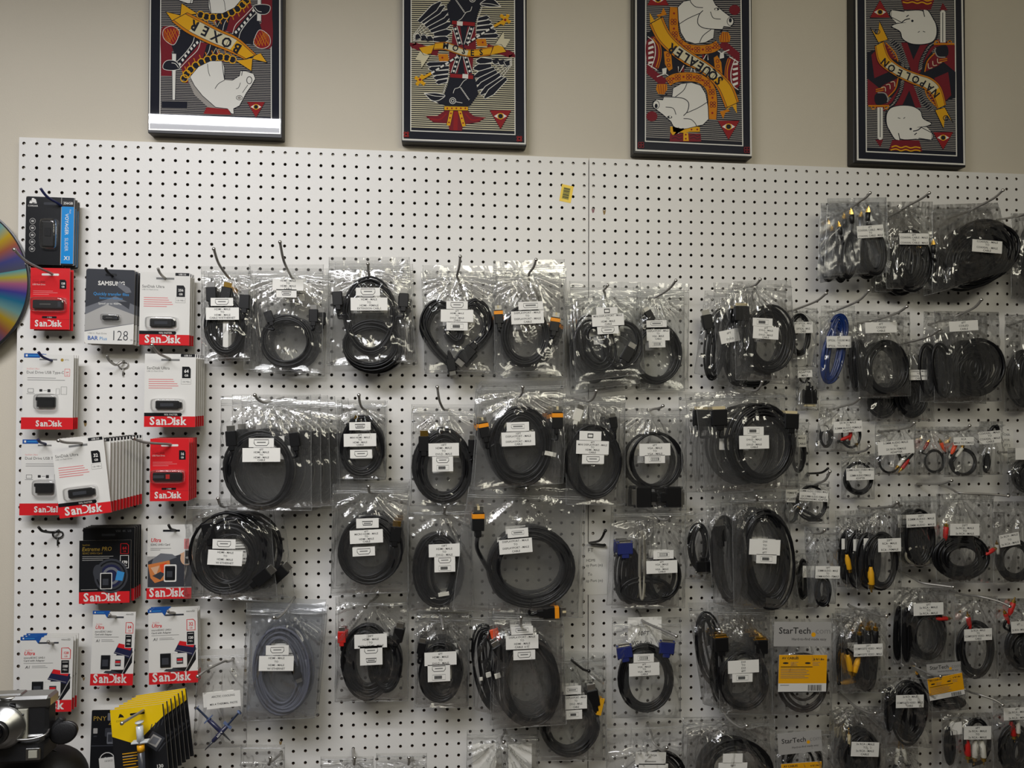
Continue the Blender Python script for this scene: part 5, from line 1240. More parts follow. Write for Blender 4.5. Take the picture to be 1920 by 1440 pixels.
B('a thick DVI cable in an upright oval, front of the crowded group', ((1375,528),(1482,524),(1497,714),(1380,712)), .085, .012, [((1442,634,52,70,dict(band=24,n=8)), [('dvi',1390,588,90,.8)])],
  [(1430,604,37,15,-2,'I:dvi'), (1436,624,48,23,-3,'6FT|DVI-D - MALE|TO|DVI-D - MALE|CABLE')], (1425,524,1414,535))
B('a white tag and a loop leaning left behind the upright oval cable', ((1338,530),(1420,531),(1400,732),(1345,722)), .06, .010, [((1386,650,36,78,dict(band=26,n=7,tilt=4)),), ((1406,706,44,26,dict(band=16,n=5)),)],
  [(1368,630,36,24,12,'6FT|DVI-D'), (1393,541,1,1,0,'')][:1], None)
B('dark cable pressed sideways at the far left of the crowded group', ((1322,545),(1372,540),(1385,716),(1302,700)), .04, .009, [((1345,645,24,72,dict(band=22,n=7,tilt=8)), [('hdmi',1326,604,100,1.1)])])
B('a short coiled cable under a small label right of the upright oval', (1484,577,1532,688), .03, .008, [((1500,626,24,42,dict(band=10,n=5)),)], [(1506,614,36,21,2,'6FT OPTICAL - MALE|TO|OPTICAL - MALE|CABLE')], (1549,550,1497,578), 'filmcalm')
B('a black DVI adapter plug below the small optical label', (1492,690,1534,770), .035, .010, [((1508,706,12,14,dict(band=4,n=2,tube=2)), [('dvi',1518,744,-90,.75)])], [(1509,701,28,13,3,'ADAPTER|MALE')], None, 'filmcalm')
B('the glossy blue optical cable', ((1540,573),(1602,573),(1600,735),(1532,730)), .04, .009, [((1562,662,26,62,dict(band=17,n=10,tilt=10,col='blue',tube=2.6)),), ((1572,620,22,36,dict(band=16,n=8,tilt=4,col='blue')),)],
  [(1573,641,46,22,1,'6FT|OPTICAL - TOSLINK MALE|TO|OPTICAL - TOSLINK MALE')], (1629,545,1573,580), 'filmcalm')
# top right: coaxial cables
B('coaxial cable with two gold tips at the top right row', ((1552,372),(1662,370),(1669,510),(1545,517)), .085, .012, [((1636,470,28,50,dict(band=14,n=5,tilt=-8)), [('coax',1597,410,95,1.0),('coax',1627,406,85,1.0)]), ((1592,480,20,48,dict(band=12,n=5,tilt=2)), [('coax',1575,432,100,.9)])],
  [(1632,434,50,23,5,'6FT|COAXIAL CABLE - MALE|TO|COAXIAL CABLE - MALE')], (1631,362,1612,378), 'filmhaze')
B('coaxial cable leaning left, leftmost of the top right row', ((1540,385),(1600,382),(1590,522),(1538,530)), .05, .010, [((1556,490,20,44,dict(band=10,n=4,tilt=4)), [('coax',1554,428,92,.9)])], [], None, 'filmhaze')
B('a fat black coaxial coil, second of the top right row', (1662,378,1748,541), .06, .012, [((1706,488,38,56,dict(band=34,n=24,tube=2.8)),)], [(1714,448,55,21,1,'6FT|COAXIAL CABLE - MALE|TO|COAXIAL CABLE - MALE')], (1742,362,1700,387), backs=[(-6,4,.02,2)], bg='spare zip bag behind the fat black coaxial coil')
B('the largest coaxial coil, tilted, third of the top right row', ((1748,384),(1870,380),(1910,505),(1748,551)), .08, .014, [((1838,478,78,62,dict(band=58,n=28,tilt=-28,tube=3)),), ((1770,505,20,40,dict(band=18,n=5,tilt=-12)), [('coax',1750,466,90,.9)])],
  [(1851,462,56,23,-3,'COAXIAL - MALE|TO|COAXIAL - MALE|CABLE')], (1880,357,1832,388))
B('a black coil cut by the right edge of the photo, top row', (1896,400,1985,560), .07, .012, [((1945,480,42,68,dict(band=36,n=20,tube=2.8)),)], [], (1960,372,1915,404), hl='through the topmost bag cut by the right edge')
B('a round ring audio cable under a wide blank-edged label', ((1598,583),(1705,585),(1708,742),(1612,745)), .07, .012, [((1661,690,45,54,dict(band=14,n=7)),), ((1617,685,14,50,dict(band=12,n=5,tilt=-6)),)],
  [(1652,614,59,20,2,'6FT|COILED|CABLE')], (1700,575,1655,596))
B('a black bundle hanging low behind the round ring cable', (1612,660,1694,790), .035, .012, [((1655,752,32,34,dict(band=28,n=18)),)], [], None)
B('a drooping coil and small label between ring cable and biggest coil', ((1688,635),(1752,637),(1752,790),(1696,788)), .045, .012, [((1712,742,36,46,dict(band=32,n=20)),)], [(1722,703,33,19,1,'COAXIAL - MALE|TO|COAXIAL - MALE|CABLE')], (1762,618,1702,642))
B('a dense black coil under a trapezoid label, second row at the right', ((1752,583),(1872,585),(1878,752),(1752,755)), .08, .014, [((1828,690,54,58,dict(band=50,n=30,tube=2.8)),), ((1765,695,22,54,dict(band=18,n=6,tilt=-6)),)],
  [(1807,611,54,19,4,'6FT|COILED|CABLE')], (1840,562,1804,588), backs=[(-10,2,.02,3)], bg='spare zip bag behind the dense black coil at the right')
B('a dark cable cut by the right edge below the top row', (1884,590,1975,772), .05, .012, [((1922,705,36,58,dict(band=30,n=18)),)], [], (1960,570,1925,596), hl='through the second bag cut by the right edge')
# second row
B('a wide HDMI ring cable in front of a long fan of bags', ((415,742),(583,741),(584,957),(411,957)), .125, .013, [((489,882,70,78,dict(band=19,n=8,tube=2.6)), [('hdmis',434,822,94,1.05),('hdmis',553,824,97,1.0)])],
  [(490,830,47,17,0,'I:hdmi'), (490,853,71,26,0,'6FT|'+HM+TC+HM+'|CABLE')], (478,741,497,755), backs=[(13+i*12.5, -2+i*4, .016*(i+1), -1.5*i) for i in range(5)], bg='zip bag in the fan behind the wide HDMI ring cable')
B('a small egg shaped mini HDMI cable', (633,750,722,898), .035, .011, [((678,838,44,59,dict(band=17,n=8,egg=.18)), [('mini',665,794,70)])],
  [(675,799,40,15,1,'I:usb'), (675,825,61,24,1,'6FT|MINI HDMI - MALE|TO|HDMI - MALE|CABLE'), (677,851,41,16,1,'I:hdmi')], (673,741,678,763))
B('an egg shaped HDMI to DVI cable under a T shaped label', ((772,758),(892,758),(890,946),(770,948)), .05, .012, [((831,872,59,73,dict(band=22,n=9,egg=.15)), [('hdmig',795,832,90,1.1),('hdmi',886,836,90,.9)])],
  [(832,843,57,24,1,'10FT|'+HM+'|TO|DVI-D - MALE'), (830,870,39,28,1,'I:hdmi+dvi')], (820,726,831,766))
B('a big DisplayPort ring with orange banded plugs, middle of the second row', ((902,714),(1062,710),(1056,906),(888,918)), .115, .013, [((976,835,64,79,dict(band=27,n=9)), [('dp',908,806,100,.95),('dp',1045,788,90,1.05)], 2.3, 'blk', [(1032,851,22,8,-12,'whp')])],
  [(971,800,42,17,2,'I:dp'), (972,823,63,26,2,'10FT|DISPLAYPORT - MALE|TO|DISPLAYPORT - MALE|CABLE')], (980,726,980,735))
B('a mini DisplayPort to HDMI ring cable over the seam, second row', (1062,740,1172,946), .06, .012, [((1115,866,56,73,dict(band=20,n=8)), [('hdmis',1083,778,72,.9,'whp'),('hdmi',1150,792,97,.8)])],
  [(1107,817,41,17,-2,'I:mdp'), (1111,839,61,25,-2,'6FT|MINI DISPLAYPORT - MALE|TO|'+HM+'|CABLE'), (1112,861,41,17,-1,'I:hdmi')], (1118,733,1105,752), backs=[(4,4,.02,1)], bg='spare zip bag behind the seam cable of the second row')
B('a thin ring with two black VGA plugs laid across its bottom', (1172,765,1287,956), .05, .012, [((1230,862,53,58,dict(band=9,n=4)), [('vga',1206,932,180,1.15,'blk2'),('vga',1262,932,0,1.15,'blk2')])],
  [(1228,843,58,23,1,'6FT|VGA - MALE|TO|VGA - MALE'), (1228,861,38,15,1,'I:vga')], (1243,761,1225,767), backs=[(-8,2,.018,2)], bg='spare zip bag behind the black VGA plug bag')
B('the large round DVI coil with a gold plug at its left', ((1303,736),(1495,728),(1497,916),(1322,926)), .095, .014, [((1428,833,68,80,dict(band=27,n=10,tube=2.8)), [('dvi',1348,783,92,.85),('dvi',1483,790,88,.8)])],
  [(1413,808,38,16,0,'I:dvi'), (1414,829,56,25,1,'10FT|DVI-D - MALE|TO|DVI-D - MALE|CABLE')], (1429,716,1417,732), backs=[(-30,4,.03,3)], bg='spare zip bag behind the large round DVI coil')
B('a sliver of cable and label right of the large round DVI coil', (1474,785,1516,902), .03, .009, [((1496,850,16,38,dict(band=8,n=4)),)], [(1503,827,18,22,0,'MALE|CABLE')], None, 'filmcalm')
B('a red plugged audio splitter, first of the small adapter row', ((1540,742),(1611,740),(1613,848),(1528,846)), .055, .010, [((1596,815,22,28,dict(band=5,n=2,tube=1.8)), [('rca',1584,822,20,.8),('rca',1594,816,80,.8),('rca',1602,822,-70,.8,'whp')]), ((1548,818,16,26,dict(band=10,n=5,tube=1.6)),)],
  [(1590,800,53,21,3,'2X RCA MALE|TO|3.5MM AUDIO FEMALE|ADAPTER'), (1552,795,30,22,14,'',.004)], (1612,747,1578,762), 'filmcalm')
hook(1553, 878, 1515, 888, '', .012, None, 'blkwire', False, 'empty black peg hook above the headphone splitter bag')
B('a 3.5mm extension ring under a wide label, below the red splitter', (1578,850,1640,936), .045, .009, [((1610,896,30,33,dict(band=7,n=4,tube=2)), [('jack',1592,908,120,.9)])],
  [(1613,889,52,22,1,'3.5MM AUDIO STEREO MALE|TO|3.5MM AUDIO FEMALE|ADAPTER')], (1630,837,1607,848), 'filmcalm')
B('a red and white plugged ring, second of the small adapter row', (1641,790,1716,890), .055, .010, [((1668,864,24,27,dict(band=4,n=2,tube=1.8)), [('rca',1690,866,-130,.9,'whp'),('rca',1697,870,-130,.95)])],
  [(1680,839,68,25,4,'3.5MM AUDIO MALE|TO|2X RCA FEMALE|ADAPTER')], (1714,793,1690,804), 'filmcalm')
B('an unlabelled crumpled ring with an orange plug, third of the adapter row', (1714,800,1778,890), .05, .010, [((1752,865,22,25,dict(band=5,n=3,tube=1.8)), [('rca',1768,838,115,.8,'orp'),('rca',1736,836,60,.7,'redp')])], [], None)
B('an orange and white plugged ring, fourth of the adapter row', (1770,800,1842,894), .06, .010, [((1806,866,28,29,dict(band=6,n=3,tube=2)), [('rca',1788,842,65,.9,'orp'),('rca',1798,848,55,.9,'whp')])],
  [(1807,827,38,15,1,'RCA|MALE TO FEMALE')], (1818,798,1804,806), 'filmcalm')
B('a thick short lead bent double, last of the small adapter row', (1836,790,1880,890), .05, .010, [((1864,808,13,16,dict(band=6,n=2,tube=3)),), ((1850,868,11,22,dict(band=8,n=3,tube=2.6)),)], [(1856,820,41,23,5,'COAXIAL - MALE|TO|COAXIAL - MALE|CABLE')], None, 'filmcalm')
hook(1784, 901, 1722, 907, '', .012, None, 'steel', True, 'empty steel peg hook under the small adapter row')
B('a headphone splitter ring under a wide label', (1478,902,1554,982), .045, .009, [((1521,943,31,35,dict(band=6,n=3,tube=1.9)), [('jack',1512,960,150,1.1),('jack',1524,966,150,1.1)])],
  [(1526,929,54,21,-4,'3.5MM AUDIO STEREO MALE|TO|2X 3.5MM AUDIO FEMALE|HEADPHONE/MIC ADAPTER')], (1556,884,1530,908), 'filmcalm')
B('a half hidden loop left of the headphone splitter', (1466,905,1500,982), .03, .009, [((1482,960,16,24,dict(band=5,n=3,tube=1.9)),)], [(1484,930,22,24,-3,'FEMALE|SPLITTER')], None, 'filmcalm')
B('a dark coil cut by the right edge beside the adapter row', (1890,840,1980,930), .06, .010, [((1930,890,36,40,dict(band=32,n=18)),)], [(1915,851,22,22,0,'')], (1945,820,1925,845), hl='through the third bag cut by the right edge')
# third row
B('a very thick tilted HDMI coil beside the orange photo memory pack', ((350,938),(503,934),(520,1128),(345,1120)), .085, .015, [((428,1044,77,84,dict(band=44,n=12,tilt=18,tube=2.8)), [('hdmi',392,996,100,1.2),('hdmis',492,1082,40,1.2)])],
  [(420,1020,43,18,-2,'I:hdmi'), (422,1046,65,28,-4,HM+TC+HM+'|W/ ETHERNET')], (409,935,418,950), backs=[(22,4,.03,-3)], bg='spare zip bag behind the very thick tilted coil')
B('a micro HDMI coil with three stacked labels, third row', ((624,907),(764,905),(766,1110),(620,1116)), .06, .013, [((690,1033,66,71,dict(band=27,n=9)), [('hdmig',742,1001,84,1.1)])],
  [(689,981,42,18,1,'I:usb'), (687,1006,62,25,2,'6FT|MICRO HDMI - MALE|TO|'+HM+'|CABLE'), (682,1034,42,17,2,'I:hdmi')], (691,912,694,923))
B('a broad oval coil under a T shaped label beside the biggest bag', ((767,948),(884,946),(886,1146),(764,1146)), .05, .013, [((825,1068,50,74,dict(band=30,n=11)), [], 2.3, 'blk', [(832,1114,20,7,8,'whp')])],
  [(833,1032,58,24,1,'10FT|'+HM+'|TO|DVI-D - MALE'), (834,1058,39,29,1,'I:hdmi+dvi')], (834,952,832,962))
B('a huge DisplayPort ring and loose orange banded plugs, biggest bag of all', ((880,912),(1098,916),(1092,1158),(848,1142)), .09, .014, [((996,1063,86,80,dict(band=24,n=7,tube=2.8,sh=78)), [('dp',897,978,90,1.15),('dp',1034,1148,2,1.1)])],
  [(971,999,39,17,4,'I:dp'), (967,1024,62,27,4,'DISPLAYPORT - MALE|TO|DISPLAYPORT - MALE|CABLE')], (987,916,986,922))
hook(1135, 995, 1105, 1018, '', .014, None, 'blkwire', True, 'empty black peg hook above the handwritten note')
B('two VGA cables side by side, dark blue plug at the left', ((1152,952),(1285,950),(1284,1140),(1147,1140)), .065, .013, [((1180,1082,25,58,dict(band=22,n=7,col='blk')), [('vga',1172,1028,92,.85)]), ((1245,1082,38,50,dict(band=11,n=4)),), ((1212,1108,52,30,dict(band=14,n=5)),), ((1204,1060,10,70,dict(band=5,n=2,col='beige',tube=1.8)),)],
  [(1244,1040,38,16,1,'I:vga'), (1241,1063,58,24,1,'6FT|VGA - MALE|TO|VGA - MALE|CABLE')], (1257,969,1240,974))
B('the tallest oval DVI coil with a silver tag near its bottom', ((1372,925),(1472,921),(1500,1144),(1376,1140)), .095, .014, [((1438,1046,57,99,dict(band=30,n=10,tilt=-4,tube=2.8)), [], 2.3, 'blk', [(1449,1127,28,10,-8,'alu')])],
  [(1434,1026,58,29,-3,'DVI|TO|DVI|6FT'), (1437,1048,38,17,-3,'I:dvi')], (1419,930,1419,938))
B('crumpled dark cable leaning beside the tallest oval coil', ((1322,928),(1392,926),(1388,1144),(1338,1130)), .07, .012, [((1366,1046,34,88,dict(band=24,n=7,tilt=-6)), [('hdmi',1350,1000,95,1.2)])])
B('a dark blue plug end hanging left of the tallest oval coil', ((1284,955),(1350,950),(1340,1090),(1285,1085)), .04, .011, [((1310,1025,26,50,dict(band=18,n=5)), [('vga',1318,1062,-90,.8,'blk2')])])
B('a narrow drooping dark cable under a label right of the tallest oval', ((1508,987),(1572,990),(1566,1132),(1516,1130)), .05, .010, [((1542,1108,18,30,dict(band=14,n=6)),)], [(1552,1073,46,23,-2,'10FT|3.5MM AUDIO - MALE|TO|3.5MM AUDIO - FEMALE')], (1546,994,1530,1000), 'filmhaze')
B('a thin loop squeezed behind the tallest oval at its right', (1486,1030,1532,1140), .03, .009, [((1506,1085,14,42,dict(band=10,n=5)),)], [(1516,1072,22,22,-2,'')], None, 'filmcalm')
bo = B('a tall coil with a yellow plug, front of four in a row', ((1630,952),(1688,950),(1690,1105),(1628,1105)), .09, .010, [((1654,1052,36,58,dict(band=17,n=7)), [('rca',1633,1080,-88,1.4,'yel')])], [(1668,1022,43,25,1,'25FT|RCA - MALE|TO|RCA - FEMALE')], (1682,942,1656,951))
B('a tall coil, third of four in a row', ((1605,955),(1660,953),(1660,1106),(1606,1106)), .07, .009, [((1628,1050,26,56,dict(band=14,n=6)),)], [(1624,1021,9,23,0,'')])
B('a tall coil, second of four in a row', ((1586,957),(1640,955),(1640,1104),(1588,1104)), .05, .009, [((1608,1048,24,56,dict(band=14,n=6)), [('rca',1590,1054,-80,1.2,'yel')])], [(1607,1022,14,22,0,'')])
B('a tall coil, leftmost of four in a row', ((1566,958),(1620,957),(1620,1100),(1570,1100)), .03, .009, [((1588,1044,18,54,dict(band=12,n=5)),)], [(1581,1020,6,20,0,'')])
B('a stubby thick black audio coil under a wide 25FT label', (1688,930,1762,1062), .06, .012, [((1724,1010,31,56,dict(band=28,n=22,tube=2.6)),), ((1722,1042,28,22,dict(band=6,n=4,col='beige',tube=1.6)),)],
  [(1727,976,55,24,2,'25FT|3.5MM AUDIO - MALE|TO|3.5MM AUDIO - MALE')], (1684,943,1690,948), 'filmcalm', hdt=.1)
B('a wide open audio ring showing peg holes through its centre', (1756,926,1862,1092), .07, .012, [((1802,1044,54,46,dict(band=26,n=20,tube=2.6)), [('rca',1773,1000,85,1.1),('rca',1856,1035,30,.9)])],
  [(1809,993,55,22,-1,'25FT|2x RCA - MALE|TO|2x RCA - MALE')], (1890,930,1800,924), hdt=.11)
B('an audio ring and slanted label at the right edge, third row', ((1860,940),(1960,940),(1960,1092),(1864,1092)), .07, .012, [((1902,1050,38,42,dict(band=15,n=7)), [('rca',1870,1030,95,.8,'whp')])], [(1893,1012,38,23,9,'2x RCA - MALE|TO|2x RCA - MALE')], None)
# fourth row
B('the grey braided HDMI cable', ((463,1130),(606,1134),(590,1346),(454,1352)), .075, .013, [((527,1258,56,84,dict(band=24,n=7,tilt=-3,col='gry',tube=2.5)), [('hdmi',556,1262,-70,.8)])],
  [(520,1219,43,18,-1,'I:hdmi'), (518,1244,65,28,-2,HM+TC+HM+'|W/ ETHERNET')], (514,1158,533,1148), 'filmhaze')
B('a micro HDMI coil with a small red capped plug', ((630,1120),(764,1118),(765,1314),(628,1316)), .055, .013, [((688,1240,53,74,dict(band=25,n=9)), [('hdmi',641,1194,90,.8,'redp'),('hdmis',746,1190,78,1.0)]), ((722,1245,34,55,dict(band=16,n=6)),)],
  [(695,1202,61,26,1,'10FT|'+HM+'|TO|MICRO HDMI - MALE'), (696,1229,42,36,1,'I:hdmi+usb')], (684,1138,693,1128))
B('a small egg shaped HDMI to DVI coil, fourth row', (778,1152,878,1327), .05, .013, [((825,1262,45,61,dict(band=23,n=10,egg=.1)), [('hdmi',790,1215,80,.8)])],
  [(826,1235,60,25,1,'6FT|'+HM+'|TO|DVI-D - MALE'), (823,1262,42,32,1,'I:hdmi+dvi')], (831,1180,828,1160))
B('a tall DisplayPort to HDMI ring with white cable ties, lowest big bag', ((925,1142),(1055,1146),(1062,1358),(925,1368)), .095, .014, [((990,1274,66,94,dict(band=25,n=9,tilt=-8)), [('hdmis',937,1222,120,1.0)], 2.3, 'blk', [(933,1267,11,9,15,'whp')])],
  [(979,1182,41,15,2,'I:dp'), (979,1204,61,26,1,'DISPLAYPORT - MALE|TO|'+HM+'|CABLE  6 FT'), (983,1228,41,18,1,'I:hdmi')], (977,1158,976,1172))
B('a dark coil with white ties left of the lowest big ring', ((885,1145),(965,1143),(960,1352),(888,1330)), .06, .013, [((920,1255,38,88,dict(band=32,n=9,tilt=-10)), [('hdmi',928,1190,105,.9,'orp')], 2.3, 'blk', [(916,1265,10,9,15,'whp'),(902,1273,6,6,5,'whp')])])
B('a dense black ring with a yellow arrow tag', ((1015,1222),(1136,1226),(1137,1426),(1010,1426)), .045, .012, [((1068,1362,59,62,dict(band=21,n=10)), [('hdmi',1112,1308,100,1.2)], 2.3, 'blk', [(1126,1325,9,32,-14,'yel')])],
  [(1073,1294,33,16,1,'I:dp'), (1080,1317,41,25,1,'DISPLAYPORT - MALE|TO|DVI-D - MALE|CABLE'), (1076,1340,31,17,1,'I:dvi')], (1104,1258,1073,1239), 'filmcalm', blk='blkwire')
B('a VGA ring with two dark blue plugs and a handwritten slip', (1148,1157,1276,1346), .05, .012, [((1210,1271,55,67,dict(band=19,n=9)), [('vga',1171,1222,97,.85),('vga',1250,1214,84,.85)])],
  [(1207,1234,38,16,0,'I:vga'), (1208,1255,57,24,1,'6FT|VGA - MALE|TO|VGA - MALE|CABLE')], (1268,1193,1208,1166), 'filmcalm', notes=[(1209,1188,63,62,0,[('10FT',18,34),('VGA (m)',6,52)],11)])

B('a gold tipped DVI ring beside the yellow product card', ((1345,1135),(1452,1135),(1450,1340),(1350,1338)), .085, .013, [((1396,1275,51,61,dict(band=16,n=7)), [('dvig',1352,1208,92,.75),('dvig',1426,1212,90,.75)])],
  [(1394,1250,58,24,1,'DVI|TO|DVI|6FT'), (1392,1271,38,16,0,'I:dvi')], None)
B('crumpled dark loops left of the gold tipped DVI ring', ((1290,1130),(1372,1128),(1372,1335),(1318,1320)), .06, .013, [((1330,1215,30,72,dict(band=22,n=7,tilt=-8)),), ((1352,1262,26,64,dict(band=18,n=5,tilt=-4)),)])
# retail cables with header card and yellow insert
def header(o, x, y, w, h, rot, d, grey='cgrey'):
    fn, c, un = frame(x, y, w, h, rot, d, 100, 100*h/w); H = 100*h/w
    g = G(); g.add([fn(*p) for p in ((0,0),(0,H),(100,H),(100,0))] + [Vector(fn(*p)) + Vector((0,.0006,0)) for p in ((0,0),(0,H),(100,H),(100,0))], [(0,1,2,3),(7,6,5,4),(0,4,5,1),(1,5,6,2),(2,6,7,3),(3,7,4,0)], grey)
    A = Art(g, fn, un); A.text('StarTech', 8, H*.48, 15.5, 'ink', 0, .01, 'LEFT'); A.disc(69, H*.52, 4, 'camber'); A.text('com', 72, H*.48, 15.5, 'inkg', 0, -.01, 'LEFT'); A.text('Hard-to-find made easy', 92, H*.75, 6.4, 'ink', 0, .0, 'RIGHT')
    g.build('header_card', o)
def insert(o, x, y, w, h, rot, d, amb='yel', code=True):
    fn, c, un = frame(x, y, w, h, rot, d, 100, 100*h/w); H = 100*h/w
    g = G(); g.add([fn(*p) for p in ((0,0),(0,H),(100,H),(100,0))] + [Vector(fn(*p)) + Vector((0,.0006,0)) for p in ((0,0),(0,H),(100,H),(100,0))], [(0,1,2,3),(7,6,5,4),(0,4,5,1),(1,5,6,2),(2,6,7,3),(3,7,4,0)], 'cwhite')
    A = Art(g, fn, un); A.rect(0,0,100,H*.76 if code else H,'camber'); A.text('AV CABLES', 6, 9, 7, 'ink', 0, .03, 'LEFT'); A.text('6 ft/1.8m', 94, 11, 6, 'ink', 0, .03, 'RIGHT')
    for x0 in (8, 54): A.disc(x0+6, 17, 6, 'ink', 2); lines(A, x0+16, 15, (16,12,14), 3, .9, 'inkg')
    if code:
        lines(A, 4, 24, (66,), 3, 1.6, 'ink'); lines(A, 4, 29, (52,58,54,60,50,58), 3.6, 1.1, 'inkg')
        x_ = 62
        for i, w_ in enumerate((1.5,.8,1,2,.8,1.5,1,.8,2,1,1.5,.8)): A.rect(x_, H*.80, x_+w_, H*.96, 'ink'); x_ += w_ + 1.2
        lines(A, 4, H*.80, (18,), 3, 1, 'inkg'); A.rect(0,H-1.5,100,H,'cblack')
    g.build('yellow_insert', o)
o = B('x', (1448,1160,1560,1340), .095, .013, [((1508,1276,52,60,dict(band=22,n=6,col='brn')),)] , [], None, label='clear retail bag with grey header and yellow barcode insert over a brown-black cable')
header(o, 1505, 1189, 107, 46, 2, .114); insert(o, 1505, 1263, 90, 70, 2, .115)
o = B('x', (1455,1370,1560,1480), .075, .012, [((1505,1430,44,48,dict(band=24,n=6)),)], [], None, label='clear retail bag with grey header at the bottom edge, orange insert cut off')
header(o, 1500, 1392, 82, 40, -3, .093); insert(o, 1503, 1450, 76, 40, -1, .094, code=False)
o = B('x', ((1738,1235),(1812,1240),(1815,1330),(1742,1335)), .06, .010, [((1778,1318,36,16,dict(band=12,n=5)), [('coax',1722,1268,120,.6)])], [], (1763,1268,1722,1254), label='small retail bag with a tilted yellow insert above a flat black coil', hl='through the small retail bag with the tilted yellow insert')
header(o, 1770, 1254, 64, 22, -3, .073); insert(o, 1774, 1288, 66, 42, -8, .0745)
hook(1828, 1267, 1792, 1262, '', .012, None, 'steel', True, 'steel peg hook crossing under the red capped audio coil')
B('a black twisted bundle with yellow plugs and three black tips', (1578,1142,1662,1298), .06, .012, [((1627,1250,24,50,dict(band=22,n=18)), [('rca',1592,1243,-80,1.3,'yel'),('rca',1606,1246,-110,1.3,'yel'),('rca',1612,1203,92,1.1,'blk2'),('rca',1627,1196,90,1.3,'blk2'),('rca',1641,1197,88,1.3,'blk2')])],
  [(1628,1219,54,23,0,'25FT|COMPOSITE VIDEO - MALE|TO|COMPOSITE VIDEO - MALE')], (1662,1155,1622,1145))
B('dark ribbonlike cable and a fallen yellow plug behind the twisted bundle', (1560,1150,1600,1300), .035, .010, [((1578,1235,13,50,dict(band=10,n=5)), [('rca',1590,1278,10,1.2,'yel')])])
B('an audio oval with a red band plug at its upper right', (1690,1102,1790,1250), .06, .012, [((1738,1190,38,54,dict(band=18,n=8)), [('rca',1765,1160,0,1.0)]), ((1700,1190,12,54,dict(band=8,n=4)),)],
  [(1741,1142,56,23,1,'6FT|2x RCA - MALE|TO|2x RCA - MALE')], (1787,1101,1730,1093), hdt=.11)
B('an audio oval with a round red cap above its label', ((1790,1117),(1870,1117),(1872,1272),(1793,1272)), .07, .012, [((1830,1216,37,56,dict(band=15,n=7)), [('rca',1817,1168,100,1.0)])],
  [(1834,1190,52,22,1,'2x RCA - MALE|TO|COMPOSITE VIDEO - MALE|CABLE')], (1893,1137,1835,1118), hdt=.12)
B('a wide dark coil with red plugs at the right edge, fourth row', (1868,1122,1965,1262), .06, .013, [((1918,1215,40,46,dict(band=36,n=22,tube=2.6)), [('rca',1896,1142,70,1.1),('rca',1888,1160,110,.9)])], [(1910,1176,28,22,2,'6FT|2x RCA - MALE')], None)
B('a dense long black coil below the audio oval', (1652,1258,1748,1402), .065, .013, [((1706,1336,37,62,dict(band=34,n=24,tube=2.6)),), ((1668,1330,12,44,dict(band=9,n=5)),)],
  [(1706,1315,52,24,-1,'2x RCA - MALE|TO|COMPOSITE VIDEO - MALE|CABLE')], None)
B('a thin loop holding one red and two white plugs', ((1765,1338),(1862,1336),(1864,1445),(1766,1445)), .06, .012, [((1832,1390,28,46,dict(band=8,n=4,tube=2)), [('rca',1814,1402,-88,1.3),('rca',1828,1404,-95,1.4,'whp'),('rca',1842,1404,-85,1.4,'whp')]), ((1782,1398,13,40,dict(band=10,n=5)),)],
  [(1833,1374,51,25,-2,'6FT|2x RCA - MALE|TO|2x RCA - MALE'), (1793,1366,22,23,4,'',.004)], (1880,1322,1835,1302), hdt=.1)
B('a dark coil under a tilted label at the lower right', ((1564,1332),(1660,1330),(1664,1455),(1562,1455)), .07, .013, [((1620,1420,38,52,dict(band=32,n=18)), [('jack',1592,1388,92,1.2,'cream')])], [(1622,1405,52,27,-4,'2x RCA - MALE|TO|2x RCA - MALE|CABLE')], (1641,1337,1605,1325))
B('dark cables with red and white plugs at the bottom right corner', (1862,1305,1965,1450), .065, .013, [((1905,1405,36,50,dict(band=32,n=20)), [('rca',1898,1366,-80,1.2),('rca',1908,1362,-88,1.1,'whp')])], [(1908,1338,52,23,1,'6FT|2x RCA - MALE|TO|2x RCA - MALE')], None)
B('white ended leads hanging at the bottom, right of the tilted label', (1660,1392,1720,1470), .04, .010, [((1690,1450,20,26,dict(band=6,n=3,tube=1.8)), [('jack',1682,1418,80,1.6,'whp'),('jack',1696,1418,100,1.6,'whp')])])
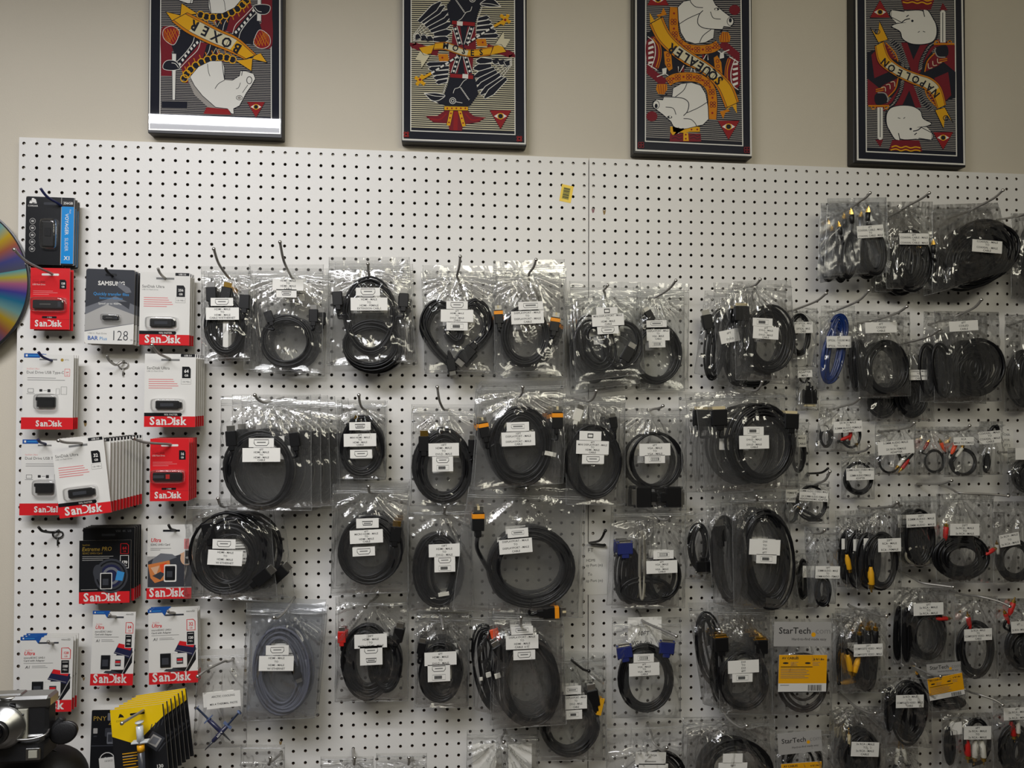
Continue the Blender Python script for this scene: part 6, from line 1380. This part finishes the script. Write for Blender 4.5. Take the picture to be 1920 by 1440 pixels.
B('a very large black coil cut by the bottom edge', ((1290,1350),(1452,1348),(1462,1500),(1285,1500)), .085, .015, [((1382,1446,72,66,dict(band=26,n=9,tube=3)),)], [(1374,1422,37,18,-2,''), (1374,1441,54,22,-2,'10FT|DVI - MALE')], (1400,1361,1370,1352))
B('a VGA extension cable and crumpled empty top at the bottom edge', ((1138,1358),(1282,1352),(1280,1490),(1136,1490)), .07, .014, [((1238,1455,52,52,dict(band=30,n=9)),)], [(1220,1422,57,24,-3,'15FT VGA|Extension'), (1225,1440,55,16,-3,'')], (1250,1402,1225,1392))
B('flat pale cards inside, bottom edge under the lowest big ring', ((876,1368),(1008,1370),(1010,1490),(874,1490)), .04, .008, [((920,1475,30,30,dict(band=8,n=3)),)], [(908,1425,44,60,0,'',.002), (975,1425,44,60,0,'',.002)], (944,1392,940,1384), 'filmcalm')
for q_, n_ in (((452,1396,534,1480), 'bottom edge under the grey braided cable'), ((602,1418,700,1490), 'bottom edge below the red capped plug bag'), ((706,1412,800,1490), 'bottom edge left of the pale card bag')):
    B('x', q_, .045, .008, [(((q_[0]+q_[2])/2, 1478, 34, 24, dict(band=8,n=3)),)], [], ((q_[0]+q_[2])/2+14, 1421, (q_[0]+q_[2])/2+12, 1430), label='crumpled clear bag top at the ' + n_, hl='through the crumpled bag at the ' + n_, name='zip_bag', cat='bag')
# bag of thermal paste syringes
o = B('x', ((372,1218),(468,1215),(462,1400),(362,1404)), .045, .009, [], [(419,1312,64,30,4,'ARCTIC COOLING|MX-4 THERMAL PASTE'), (410,1310,58,28,4,'',.006)], (371,1268,420,1240), label='clear bag with two crossed dark blue syringes', cat='bag', name='syringe_bag', hl='through the bag of crossed syringes', hdt=.10, crink=.45)
syringe('', '', 449, 1335, 383, 1408, .058, 'cpurple', 'paleblue', 'cdark', o, 'MX-4')
syringe('', '', 369, 1327, 433, 1390, .050, 'cpurple', 'paleblue', 'cdark', o)
for x, y, x2, y2, w_ in ((1603,1395,1598,1390,'behind the tilted label coil'),):
    pass
